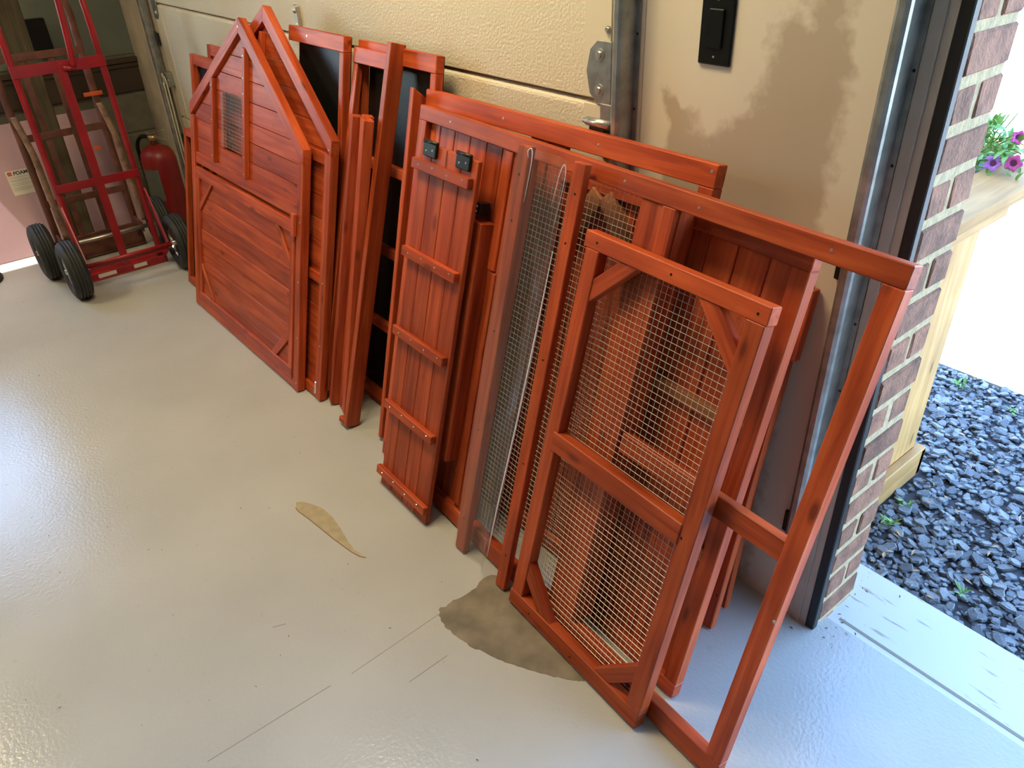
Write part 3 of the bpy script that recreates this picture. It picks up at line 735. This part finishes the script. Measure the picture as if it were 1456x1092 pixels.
brd('mid_rail', N, .034, GW - .036, .604, .646, -.024, -.001)
brd('cover_batten', N, .508, .530, .646, 1.075, -.034, -.016); brd('cover_batten', N, .222, .244, .646, .945, -.034, -.016)
mesh_part('window_mesh', N, .292, .502, .720, .914, -.0175, .0132, .0008)
for z in (.66, .72, .79, .86, .93, .98, 1.05): screw(N, .519, z, -.034, .003)
for z in (.67, .80, .92): screw(N, .233, z, -.034, .003)
# door leaf of the gable (a part with its own boards)
dl = bpy.data.objects.new('door_leaf', None); COL.objects.link(dl); dl.parent = N
brd('leaf_rail', dl, .046, .914, .552, .592, -.032, -.014); brd('leaf_rail', dl, .046, .914, .034, .072, -.032, -.014)
brd('leaf_stile', dl, .046, .076, .072, .552, -.032, -.014); brd('leaf_stile', dl, .884, .914, .072, .552, -.032, -.014)
brd('leaf_rail', dl, .062, .898, .284, .346, -.0255, -.012)
for i in range(3): brd('plank', dl, .074, .886, .070 + i * .0725 + .001, .070 + (i + 1) * .0725 - .001, -.022, -.010)
for i in range(3): brd('plank', dl, .074, .886, .344 + i * .0705 + .001, .344 + (i + 1) * .0705 - .001, -.022, -.010)
brace(dl, (.076, .452), (.176, .552), .022, -.030, -.022); brace(dl, (.884, .452), (.790, .552), .022, -.030, -.022)
brace(dl, (.076, .170), (.176, .072), .022, -.030, -.022); brace(dl, (.884, .172), (.786, .072), .030, -.030, -.022)
brd('bottom_rail', N, .034, GW - .036, .001, .034, -.028, -.001)
brd('turn_button', N, .905, .930, .548, .622, -.042, -.031); 
for z in (.82, .60, .40, .20, .03): screw(N, GW - .012, z, -.030, .003)
screw(N, GP, GH - .03, -.030, .004)
O = gable('coop_gable_panel', 'pointed coop gable panel half hidden behind the gable with the wire window', -1.930, -.418, 13.4, .99, .49, .87, 1.205, .030)
rafters(O, .99, .49, .87, 1.205, .030)
brd('stile', O, 0, .034, .001, .82, -.030, -.001); brd('stile', O, .952, .99, .001, .825, -.030, -.001)
strips(O, .99, .49, .87, 1.205, .034, 1.185, .0725, -.014, -.003)
brd('bottom_rail', O, .034, .952, .001, .034, -.028, -.001)
brd('cover_batten', O, .462, .484, .830, 1.125, -.030, -.014)
brd('mid_rail', O, .034, .952, .790, .826, -.026, -.014); brd('mid_rail', O, .034, .952, .408, .440, -.026, -.014)
for z in (.84, .42, .2): screw(O, .975, z, -.030, .003)
box('catch', O, .956, .966, -.034, -.029, .018, .062, 'chrome', .002)
# ---- framed sheets behind the gables on the left
Q = panel('coop_edge_frame', 'low slim stained frame with black sheet between the gables and the red hand truck', 'coop panel', 0, -.402, 13.3, .026)
brd('stile', Q, -2.255, -2.232, .001, .680, -.026, -.001); brd('bottom_rail', Q, -2.232, -2.04, .001, .032, -.026, -.001); brd('top_rail', Q, -2.232, -2.04, .650, .680, -.026, -.001)
brd('stile', Q, -2.063, -2.04, .032, .650, -.026, -.001)
link('felt_sheet', box_mesh(.17, .004, .62, 'black_felt', .0005), None, Q, (-2.1475, -.004, .341))
P1 = panel('coop_hatch_frame', 'stained frame around a dark sheet showing behind the slope of the windowed gable', 'coop panel', 0, -.293, 10.5, .028)
brd('stile', P1, -2.335, -2.300, .001, .945, -.028, -.001); brd('top_rail', P1, -2.300, -1.60, .905, .945, -.028, -.001)
brd('bottom_rail', P1, -2.300, -1.60, .001, .04, -.028, -.001); brd('stile', P1, -1.635, -1.600, .04, .905, -.028, -.001)
brd('inner_stop', P1, -2.300, -2.285, .04, .905, -.018, -.003)
link('dark_sheet', box_mesh(.66, .004, .86, 'black_felt', .0005), None, P1, (-1.965, -.004, .473))
P2 = panel('coop_side_plank', 'stained plank panel whose corner shows behind the frame with the dark sheet', 'coop panel', 0, -.245, 10.0, .022)
brd('stile', P2, -2.235, -2.20, .001, .985, -.022, -.001); brd('top_rail', P2, -2.20, -1.62, .945, .985, -.022, -.001)
for i in range(8): brd('plank', P2, -2.20 + i * .0725 + .001, -2.20 + (i + 1) * .0725 - .001, .001, .945, -.014, -.002)
screw(P2, -2.17, .965, -.022, .004)

# ================================================================== LEFT CORNER THINGS
def wheel(name, parent, loc, r=.130, w=.080, rim='chrome'):
    """pneumatic wheel, axle along local Y of the parent"""
    wv = bpy.data.objects.new(name, None); COL.objects.link(wv); wv.parent = parent; wv.location = loc; wv.rotation_euler = (R(90), 0, 0)
    h = w / 2; ri = r * .52
    prof = [(ri, -h * .62), (ri + .012, -h * .85), (r * .78, -h), (r * .93, -h * .82)]
    for a, b in ((-.62, -.36), (-.28, -.06), (.06, .28), (.36, .62)):
        rr = r * (1 - .045 * ((a + b) / 2) ** 2 * 2)
        prof += [(rr - .006, h * a - .0012), (rr, h * a + .001), (rr, h * b - .001), (rr - .006, h * b + .0012)]
    prof += [(r * .93, h * .82), (r * .78, h), (ri + .012, h * .85), (ri, h * .62), (ri, -h * .62)]
    lathe('tyre', wv, prof, 'rubber_tyre', n=36)
    lathe('rim', wv, [(ri * 1.04, -h * .66), (ri * .96, -h * .70), (ri * .88, -h * .30), (ri * .45, -h * .22), (ri * .30, -h * .55), (0.012, -h * .60), (.012, h * .60), (ri * .30, h * .55), (ri * .45, h * .22), (ri * .88, h * .30), (ri * .96, h * .70), (ri * 1.04, h * .66)], rim, n=28)
    lathe('hub_cap', wv, [(0, -h * .95), (.010, -h * .95), (.011, h * .95), (0, h * .95)], 'zinc', n=10)
    return wv
# red truck: local x = back side (towards the camera side), y along axle, z up; origin on floor under the rails' middle
H = thing('hand_truck', 'red steel hand truck with black pneumatic tyres parked before the rusty one', 'hand truck', (-2.600, -.573, 0), (0, 0, 0))
yl, yr = -.168, .168
def flatbar(name, par, a, b, w, t, m, side=Vector((0, 1, 0))):
    a, b = Vector(a), Vector(b); d = b - a
    o = link(name, box_mesh(w, t, d.length, m, .0015), None, par, (a + b) / 2); z = d.normalized(); x = (side - z * side.dot(z)).normalized(); y = z.cross(x)
    o.rotation_euler = Matrix((x, y, z)).transposed().to_euler(); return o
for y in (yl, yr):
    tube('frame_rail', H, smooth_path([(0, y, .02), (0, y, .5), (.0, y, 1.0), (-.015, y * 1.0, 1.15), (-.06, y * .98, 1.28)], 5), .0135, 'red_enamel', 10)
    flatbar('wheel_strut', H, (.018, y * 1.06, .36), (.155, y * 1.06, .135), .030, .008, 'red_enamel', Vector((1, 0, 1)))
    flatbar('wheel_strut', H, (.012, y * 1.06, .03), (.160, y * 1.06, .125), .026, .008, 'red_enamel', Vector((1, 0, -1)))
flatbar('top_crossbar', H, (.016, yl - .012, .918), (.016, yr + .012, .918), .046, .006, 'red_enamel', Vector((0, 0, 1)))
flatbar('mid_crossbar', H, (.016, yl - .010, .438), (.016, yr + .010, .438), .036, .006, 'red_enamel', Vector((0, 0, 1)))
flatbar('centre_strap', H, (.020, .004, .02), (.020, .004, .93), .034, .006, 'red_enamel', Vector((0, 1, 0)))
tube('handle_loop', H, smooth_path([(.030, .05, .915), (.034, .058, 1.0), (.036, .066, 1.12), (.03, .07, 1.22), (-.02, .06, 1.30)], 5), .0135, 'red_enamel', 10)
tube('handle_end', H, [(.028, .01, .912), (.032, .052, .905)], .010, 'red_enamel', 8)
tube('axle', H, [(.160, -.25, .13), (.160, .25, .13)], .009, 'red_enamel', 10)
flatbar('lower_crossbar', H, (.150, yl - .01, .112), (.150, yr + .01, .112), .020, .012, 'red_enamel', Vector((0, 0, 1)))
tp_ = brd('toe_plate', H, -.17, .03, .001, .006, yl - .02, yr + .02, 'red_enamel')
box('toe_plate_lip', H, .020, .028, yl - .02, yr + .02, .004, .036, 'red_enamel', .001)
box('sticker', H, .0285, .0292, -.13, -.05, .012, .030, 'paper_label', 0); box('sticker', H, .0285, .0292, .03, .09, .012, .030, 'paper_label', 0)
wheel('wheel', H, (.160, -.232, .1305)); wheel('wheel', H, (.160, .232, .1305))
# rusty truck
Hb = thing('hand_truck', 'old rusty brown hand truck with curved worn handles behind the red one', 'hand truck', (-2.900, -.590, 0))
for y in (-.18, .18):
    tube('frame_rail', Hb, smooth_path([(0, y, .05), (0, y, .5), (0, y, .95), (0, y, 1.1), (-.02, y * .8, 1.2), (-.05, y * .4, 1.25), (-.06, 0, 1.26)], 5), .016, 'rust_brown', 10)
    tube('worn_brace', Hb, smooth_path([(.012, y + .004, .70), (.03, y + .014, .62), (.050, y + .024, .52), (.055, y + .026, .35), (.10, y + .026, .15)], 6), .014, 'worn_handle', 10)
for z in (.30, .60, .93): flatbar('crossbar', Hb, (.012, -.18, z), (.012, .18, z), .032, .006, 'rust_brown', Vector((0, 0, 1)))
for y in (-.07, .05): flatbar('strap', Hb, (.008, y, .05), (.008, y, .93), .026, .005, 'rust_brown', Vector((0, 1, 0)))
box('toe_plate', Hb, -.09, .02, -.20, .20, .004, .012, 'rust_brown', .001); box('toe_plate_back', Hb, .0, .012, -.20, .20, .01, .12, 'rust_brown', .001)
tube('axle', Hb, [(.13, -.30, .13), (.13, .30, .13)], .010, 'zinc', 10)
for y in (-.18, .18): flatbar('axle_bracket', Hb, (.0, y, .13), (.135, y, .13), .05, .008, 'rust_brown', Vector((0, 0, 1)))
box('orange_tag', Hb, .018, .024, .13, .21, .735, .752, 'orange_paint', .001); box('orange_tag', Hb, .018, .024, .10, .13, .50, .515, 'orange_paint', .001)
wheel('wheel', Hb, (.13, -.262, .1305), rim='worn_handle'); wheel('wheel', Hb, (.13, .262, .1305), rim='worn_handle')
# foam boards leaning on the left wall
def foam(label, x, y0, y1, h, lean, yaw=0):
    f = thing('foam_board', label, 'foam board', (x, 0, 0), (0, -R(lean), 0))
    # lean towards -x: rotate about Y
    link('sheet', box_mesh(.05, y1 - y0, h, 'pink_foam', .004), None, f, (-.025, (y0 + y1) / 2, h / 2 + .001)); return f
f1 = foam('pink insulation foam board with a white paper label', -3.125, -2.2, -.30, .640, 25)
f2 = foam('plain pink insulation foam board behind the labelled one', -3.19, -2.3, -.36, .600, 22)
# paper label on the foam
lb = box('paper_label', f1, .0005, .0012, -.840, -.678, .300, .420, 'paper_label', 0)
lo = lb
def on_label(name, ya, yb, za, zb, m): return box(name, lo, .0005, .0009, ya, yb, za, zb, m, 0)
on_label('logo_block', -.074, -.055, .036, .054, 'label_red')
on_label('logo_bar', -.0735, -.0555, .0435, .0445, 'paper_label').location.x += .0006
cu = bpy.data.curves.new('lettering', 'FONT'); cu.body = 'FOAMULAR'; cu.size = .0235; cu.shear = .15; cu.extrude = .0002; cu.offset = .0008
tob = bpy.data.objects.new('lettering_curve', cu); COL.objects.link(tob)
dg = bpy.context.evaluated_depsgraph_get(); me = bpy.data.meshes.new_from_object(tob.evaluated_get(dg)); bpy.data.objects.remove(tob)
me.materials.clear(); lt = link('lettering', me, 'label_ink', lo, (.0008, -.049, .037)); lt.rotation_euler = (R(90), 0, R(90))
for i, z in enumerate((.024, .012, .006, -.006, -.014, -.026, -.032, -.038)):
    on_label('print_line', -.072, (.02 if i == 0 else .045) - (i % 3) * .012, z, z + .0018, 'label_grey')
on_label('print_block', .052, .070, -.012, .010, 'label_grey')
# timber post leaning on the wall
tpost = link('timber_post', box_mesh(.10, .11, 1.66, 'old_timber', .004), None, None, (-3.30, -.585, .815))
tpost.rotation_euler = (R(-3), R(-13.5), 0)
tpost.location = (-3.245, -.60, .822)
tag(tpost, 'dark weathered timber post leaning on the wall behind the hand trucks', 'timber post')
bxx = thing('wall_box', 'small black box fixed on the teal wall above the brown ledge', 'wall box', (XL, -.46, .93))
box('casing', bxx, .0, .05, -.045, .045, -.085, .085, 'black_plastic', .004); box('cover', bxx, .05, .056, -.040, .040, -.08, .08, 'black_plastic', .002)
# fire extinguisher
E_ = thing('fire_extinguisher', 'dusty red fire extinguisher standing in the corner by the door track', 'extinguisher', (-3.02, -.185, 0), (0, 0, R(20)))
lathe('cylinder', E_, [(0, .002), (.080, .002), (.086, .010), (.086, .36), (.080, .392), (.062, .418), (.035, .432), (.022, .438), (0, .438)], 'ext_red', n=28)
lathe('valve', E_, [(0, .438), (.018, .438), (.018, .456), (.024, .458), (.024, .482), (.014, .486), (0, .486)], 'brass', n=14)
flatbar('lever', E_, (-.015, 0, .486), (.10, 0, .520), .018, .004, 'zinc', Vector((0, 1, 0))); flatbar('carry_handle', E_, (-.015, 0, .478), (.105, 0, .472), .018, .004, 'zinc', Vector((0, 1, 0)))
tube('hose', E_, smooth_path([(-.02, 0, .47), (-.08, -.01, .468), (-.115, -.02, .42), (-.11, -.025, .32), (-.10, -.03, .20)], 6), .010, 'black_plastic', 8)
tube('pull_pin', E_, smooth_path([(.0, -.012, .50), (.01, -.04, .505), (.04, -.045, .51)], 4), .002, 'zinc', 6)
bm = bmesh.new(); n = 10
for z in (.17, .33):
    for k in range(n + 1):
        a = -math.pi * .62 + k / n * 1.15; bm.verts.new((.0868 * math.cos(a), .0868 * math.sin(a), z))
bm.verts.ensure_lookup_table()
for k in range(n): bm.faces.new((bm.verts[k], bm.verts[k + 1], bm.verts[n + 2 + k], bm.verts[n + 1 + k]))
link('instruction_label', bm_mesh(bm), 'ext_label', E_)
# light switch
S = thing('light_switch', 'black switch plate on the painted drywall between the doors', 'switch', (.2627, 0, 1.2405))
box('cover_plate', S, -.0362, .0362, -.006, .001, -.0625, .0625, 'black_plastic', .002)
box('rocker', S, -.0165, .0165, -.010, -.005, -.033, .033, 'black_plastic', .0015)
screw(S, 0, -.048, -.006, .0024); screw(S, 0, .048, -.006, .0024)
# small debris by the left wall: a flattened dark slipper-like scrap
sc = lathe('rubber_scrap', None, [(0, .016), (.035, .016), (.05, .010), (.052, 0), (0, 0)], 'rubber_tyre', (-2.98, -1.085, 0), n=16); sc.scale = (2.0, .9, 1)
tag(sc, 'flat dark rubber scrap on the floor beside the pink foam', 'scrap')

# ceiling fixtures that carry the lamps
for i, (lx, ly, le) in enumerate(LAMPS):
    c = thing('ceiling_light', ['white strip light on the ceiling over the panels', 'white strip light on the ceiling towards the back wall'][i], 'ceiling light', (lx, ly, 2.70))
    box('housing', c, -.56, .56, -.26, .26, -.085, -.001, 'lamp_housing', .006)

# ================================================================== OUTSIDE
gz = -.055
struct(link('ground_gravel_bed', flat_mesh([(-2.2, .2), (6, .2), (6, 1.46), (-2.2, 1.44)], gz - .05, .035), 'soil'))
struct(link('ground_driveway', flat_mesh([(-14, 1.44), (14, 1.47), (14, 30), (-14, 30)], gz - .04, .035), 'driveway'))
struct(link('ground_yard', flat_mesh([(-30, -25), (XL - .2, -25), (XL - .2, 1.44), (-30, 1.44)], gz - .04, .03), 'lawn'))
def chip_mesh(seed, m):
    r = random.Random(seed); bm = bmesh.new(); n = r.choice((5, 6, 7))
    a0 = r.uniform(0, 6); top = []; bot = []
    for k in range(n):
        a = a0 + 2 * math.pi * (k + r.uniform(-.3, .3)) / n; q = r.uniform(.7, 1.15)
        top.append(bm.verts.new((q * .82 * math.cos(a), q * .62 * math.sin(a), r.uniform(.12, .24)))); bot.append(bm.verts.new((q * math.cos(a), q * .78 * math.sin(a), r.uniform(-.12, .0))))
    bm.faces.new(top); bm.faces.new(bot[::-1])
    for k in range(n): bm.faces.new((top[k], bot[k], bot[(k + 1) % n], top[(k + 1) % n]))
    me = bm_mesh(bm); me.materials.append(MAT[m]); return me
chips = [chip_mesh(i, 'slate' if i % 3 else 'slate_pale') for i in range(12)]
rr = random.Random(3)
inplanter = lambda x, y: x < .565 and .2 < y < .82
allc = []
while len(allc) < 9500:
    x = rr.uniform(-.05, 1.75); y = rr.uniform(.275, 1.45)
    if inplanter(x, y) or (x < .70 and y < .26): continue
    near = max(0, 1.1 - y)
    s = rr.choice((.006, .008, .010, .012, .014, .019)) * rr.uniform(.8, 1.35)
    allc.append((x, y, s))
def in_view(x, y):
    d = _RM.transposed() @ (Vector((x, y, gz)) - Vector(CAM_POS)); return d.z < 0 and -728 < FPX * d.x / -d.z < 728 and -546 < FPX * d.y / -d.z < 546
vis = sorted([c for c in allc if in_view(c[0], c[1])], key=lambda c: -(c[2] / (Vector((c[0], c[1], gz)) - Vector(CAM_POS)).length))
big = set(vis[:300])
bmv, bmf, mi = [], [], []
for c in allc:
    me = chips[rr.randrange(12)]; ang = (rr.uniform(-.35, .35), rr.uniform(-.35, .35), rr.uniform(0, 6.28)); z = gz - .014 + rr.uniform(0, .012)
    if c in big:
        o = link('slate_chip', me, None, None, (c[0], c[1], z + .004), ang); o.scale = (c[2],) * 3
        tag(o, ('dark blue grey slate chip' if me.materials[0] == MAT['slate'] else 'pale blue grey slate chip') + ' among the larger stones in the gravel by the doorway', 'stone', 'larger slate chips outside the doorway')
    else:
        Mx = Matrix.Translation((c[0], c[1], z)) @ (Matrix.Rotation(ang[2], 4, 'Z') @ Matrix.Rotation(ang[1], 4, 'Y') @ Matrix.Rotation(ang[0], 4, 'X')) @ Matrix.Scale(c[2], 4)
        b0 = len(bmv); bmv += [tuple(Mx @ v.co) for v in me.vertices]; k = 0 if me.materials[0] == MAT['slate'] else 1
        for f in me.polygons: bmf.append(tuple(b0 + i for i in f.vertices)); mi.append(k)
me = bpy.data.meshes.new('gravel'); me.from_pydata(bmv, [], bmf); me.materials.append(MAT['slate']); me.materials.append(MAT['slate_pale']); me.polygons.foreach_set('material_index', mi)
g = link('gravel', me, None); g['kind'] = 'stuff'; tag(g, 'blue grey slate gravel spread outside the open doorway', 'gravel')
# bark and leaf bits in the gravel and on the floor
def scraps(name, label, n, xr, yr_, z, sz, m, seed, lane=None):
    r = random.Random(seed); bm = bmesh.new()
    for _ in range(n):
        x, y = r.uniform(*xr), r.uniform(*yr_)
        if inplanter(x, y): continue
        Ln = r.uniform(*sz); w = Ln * r.uniform(.15, .4); a = r.uniform(0, 6.28); ca, sa = math.cos(a), math.sin(a)
        q = [bm.verts.new((x + ca * u - sa * v, y + sa * u + ca * v, z + r.uniform(.0003, .0012) + k_)) for u, v, k_ in ((-Ln, 0, 0), (0, -w, .001), (Ln, 0, 0), (0, w, .0015))]
        bm.faces.new(q)
    o = link(name, bm_mesh(bm), m); o['kind'] = 'stuff'; return tag(o, label, 'debris')
scraps('bark_bits', 'tan bark and leaf bits scattered over the slate gravel', 170, (.2, 1.7), (.29, 1.44), gz + .008, (.006, .016), 'wood_chip', 5)
scraps('floor_bits', 'tiny dark leaf bits scattered over the painted floor', 95, (-2.6, 1.1), (-1.5, -.52), .0005, (.0015, .005), 'leaf_litter', 9)
scraps('doorway_leaves', 'small dry leaf bits on the slab in the open doorway', 26, (.66, .78), (-.04, .24), .0005, (.002, .007), 'leaf_litter', 11)
# weeds
def leaf_mesh(L_, W_, m, curl=.25):
    k = ('leaf', L_, W_, m, curl)
    if k in _cache: return _cache[k]
    bm = bmesh.new(); rows = []
    for i in range(5):
        t = i / 4; w = W_ * math.sin(math.pi * (.08 + .92 * t) ** .8) if i < 4 else .0005
        z = curl * L_ * (t - t * t * 1.6)
        rows.append([bm.verts.new((L_ * t, -w / 2, z + w * .15)), bm.verts.new((L_ * t, 0, z)), bm.verts.new((L_ * t, w / 2, z + w * .15))])
    for a, b in zip(rows, rows[1:]):
        for j in range(2): bm.faces.new((a[j], a[j + 1], b[j + 1], b[j]))
    me = bm_mesh(bm, smooth=True); me.materials.append(MAT[m]); _cache[k] = me; return me
def weed(label, px, n, L_, seed):
    h = hit(px[0], px[1], 2, gz); r = random.Random(seed)
    w = thing('weed', label, 'weed', (h.x, h.y, gz - .004), group='weeds in the slate gravel')
    for i in range(n):
        o = link('leaf', leaf_mesh(L_, L_ * .28, 'leaf_green'), None, w, (r.uniform(-.012, .012), r.uniform(-.012, .012), .004), (0, r.uniform(-1.1, -.3), r.uniform(0, 6.28)))
        o.scale = (r.uniform(.6, 1.2),) * 3
    return w
weed('bright green weed tuft in the gravel nearest the pale driveway', (1364, 548), 14, .035, 1)
weed('green weed sprig in the gravel at the foot of the bricks', (1262, 745), 12, .030, 2)
weed('small green weed sprig in the gravel close to the wooden base board', (1287, 718), 9, .026, 3)
weed('thin green weed sprig in open gravel away from the planter', (1440, 585), 9, .03, 4)
weed('faint green weed sprig in the gravel before the slab edge', (1365, 842), 8, .026, 6)
# ---------------- planter
PL = thing('wooden_planter', 'pale cedar planter with base board and wide cap outside the bricks', 'planter', (.53, .5, gz - .01))
def pbox(name, x0, x1, y0, y1, z0, z1, grain='z'):
    dx, dy, dz = x1 - x0, y1 - y0, z1 - z0; c = ((x0 + x1) / 2 - .53, (y0 + y1) / 2 - .5, (z0 + z1) / 2 - gz + .01)
    if grain == 'z': return link(name, box_mesh(dx, dy, dz, 'cedar', .003), None, PL, c)
    return link(name, box_mesh(dx, dz, dy, 'cedar', .003), None, PL, c, (R(90), 0, 0))
for i, (a, b) in enumerate(((.215, .40), (.402, .585), (.587, .775))): pbox('side_board', .508, .53, a, b, gz - .005, .732)
for i in range(3): 
    a = .508 - (i + 1) * .17; pbox('end_board', a + .001, a + .169, .753, .775, gz - .005, .732)
for i in range(3):
    a = .508 - (i + 1) * .17; pbox('back_board', a + .001, a + .169, .205, .225, gz - .005, .732)
pbox('base_board', .53, .556, .215, .800, gz - .006, .038, 'y'); 
link('base_board', box_mesh(.095, .026, .54, 'cedar', .003), None, PL, (.286 - .53, .788 - .5, (.038 + gz - .006) / 2 - gz + .01), (0, R(90), 0))
pbox('fascia', .53, .548, .215, .868, .728, .768, 'y')
pbox('cap', .43, .565, .205, 1.30, .768, .802, 'y'); pbox('cap', -.02, .10, .205, 1.30, .768, .802, 'y'); pbox('cap_rail', .10, .43, 1.18, 1.30, .768, .802)
link('soil', box_mesh(.34, .95, .03, 'soil', .002), None, PL, (.265 - .53, .70 - .5, .765 - gz))
for y in (.21,): pass
# ---------------- petunias
def petal_flower(par, loc, col, tilt, spin, s):
    f = bpy.data.objects.new('blossom', None); COL.objects.link(f); f.parent = par; f.location = loc; f.rotation_euler = (tilt[0], tilt[1], spin); f.scale = (s,) * 3
    k = ('petunia', col)
    if k not in _cache:
        bm = bmesh.new(); n = 40; rings = []
        for r, z in ((.004, -.030), (.005, -.016), (.009, -.005), (.017, .003), (.026, .006), (.031, .004)):
            rings.append([bm.verts.new(((r * (1 + (.14 if r > .02 else .04) * math.cos(5 * 2 * math.pi * q / n))) * math.cos(2 * math.pi * q / n), (r * (1 + (.14 if r > .02 else .04) * math.cos(5 * 2 * math.pi * q / n))) * math.sin(2 * math.pi * q / n), z + (.0015 * math.sin(10 * 2 * math.pi * q / n) if r > .02 else 0))) for q in range(n)])
        for a, b in zip(rings, rings[1:]):
            for q in range(n): bm.faces.new((a[q], a[(q + 1) % n], b[(q + 1) % n], b[q]))
        me = bm_mesh(bm, smooth=True); me.materials.append(MAT[col]); _cache[k] = me
        bm = bmesh.new(); bmesh.ops.create_cone(bm, cap_ends=True, segments=14, radius1=.0042, radius2=.0105, depth=.016, matrix=Matrix.Translation((0, 0, -.0105)))
        me = bm_mesh(bm); me.materials.append(MAT['petal_throat']); _cache[k + ('t',)] = me
    link('corolla', _cache[k], None, f); link('throat', _cache[k + ('t',)], None, f, (0, 0, .003)); return f
pr = random.Random(21)
PT = thing('petunia_plant', 'petunia with pink and purple trumpet blossoms on the wooden planter', 'flower plant', (.36, 1.02, .78))
spots = [((1412, 232), 'petal_purple', .10), ((1405, 255), 'petal_pink', .12), ((1427, 257), 'petal_pink', .12), ((1441, 232), 'petal_pink', .10), ((1448, 195), 'petal_pink', .05), ((1436, 250), 'petal_pink', .06)]
cams = Vector(CAM_POS)
for i, (px, c, _) in enumerate(spots):
    w = hit(px[0], px[1], 1, .93 + .03 * (i % 3)); d = (cams - w).normalized()
    d = (d + Vector((pr.uniform(-.25, .25), pr.uniform(-.25, .25), pr.uniform(-.1, .3)))).normalized()
    e = d.to_track_quat('Z', 'Y').to_euler()
    f = petal_flower(PT, w - PT.location, c, (e.x, e.y), e.z, .62 if i < 4 else .5)
    tube('flower_stem', PT, smooth_path([(pr.uniform(-.05, .05), pr.uniform(-.06, .04), -.01), tuple((w - PT.location) * .6 + Vector((0, 0, .01))), tuple(w - PT.location - d * .018)], 4), .0018, 'stem_green', 6)
for i in range(300):
    px = (pr.uniform(1386, 1450), pr.uniform(168, 268))
    if px[0] > 1425 and px[1] < 195: continue
    w = hit(px[0], px[1], 1, pr.uniform(.92, 1.08))
    if w.z < .80: continue
    o = link('leaf', leaf_mesh(.034, .014, 'leaf_green'), None, PT, w - PT.location, (pr.uniform(-.6, .6), pr.uniform(-1.2, .4), pr.uniform(0, 6.28))); o.scale = (pr.uniform(.6, 1.1),) * 3
for i in range(16):
    a = pr.uniform(0, 6.28); r = pr.uniform(.03, .09)
    tube('stem', PT, smooth_path([(pr.uniform(-.03, .03), pr.uniform(-.03, .03), -.012), (r * .5 * math.cos(a), r * .5 * math.sin(a), .05), (r * math.cos(a), r * math.sin(a), pr.uniform(.08, .17))], 3), .002, 'stem_green', 5)
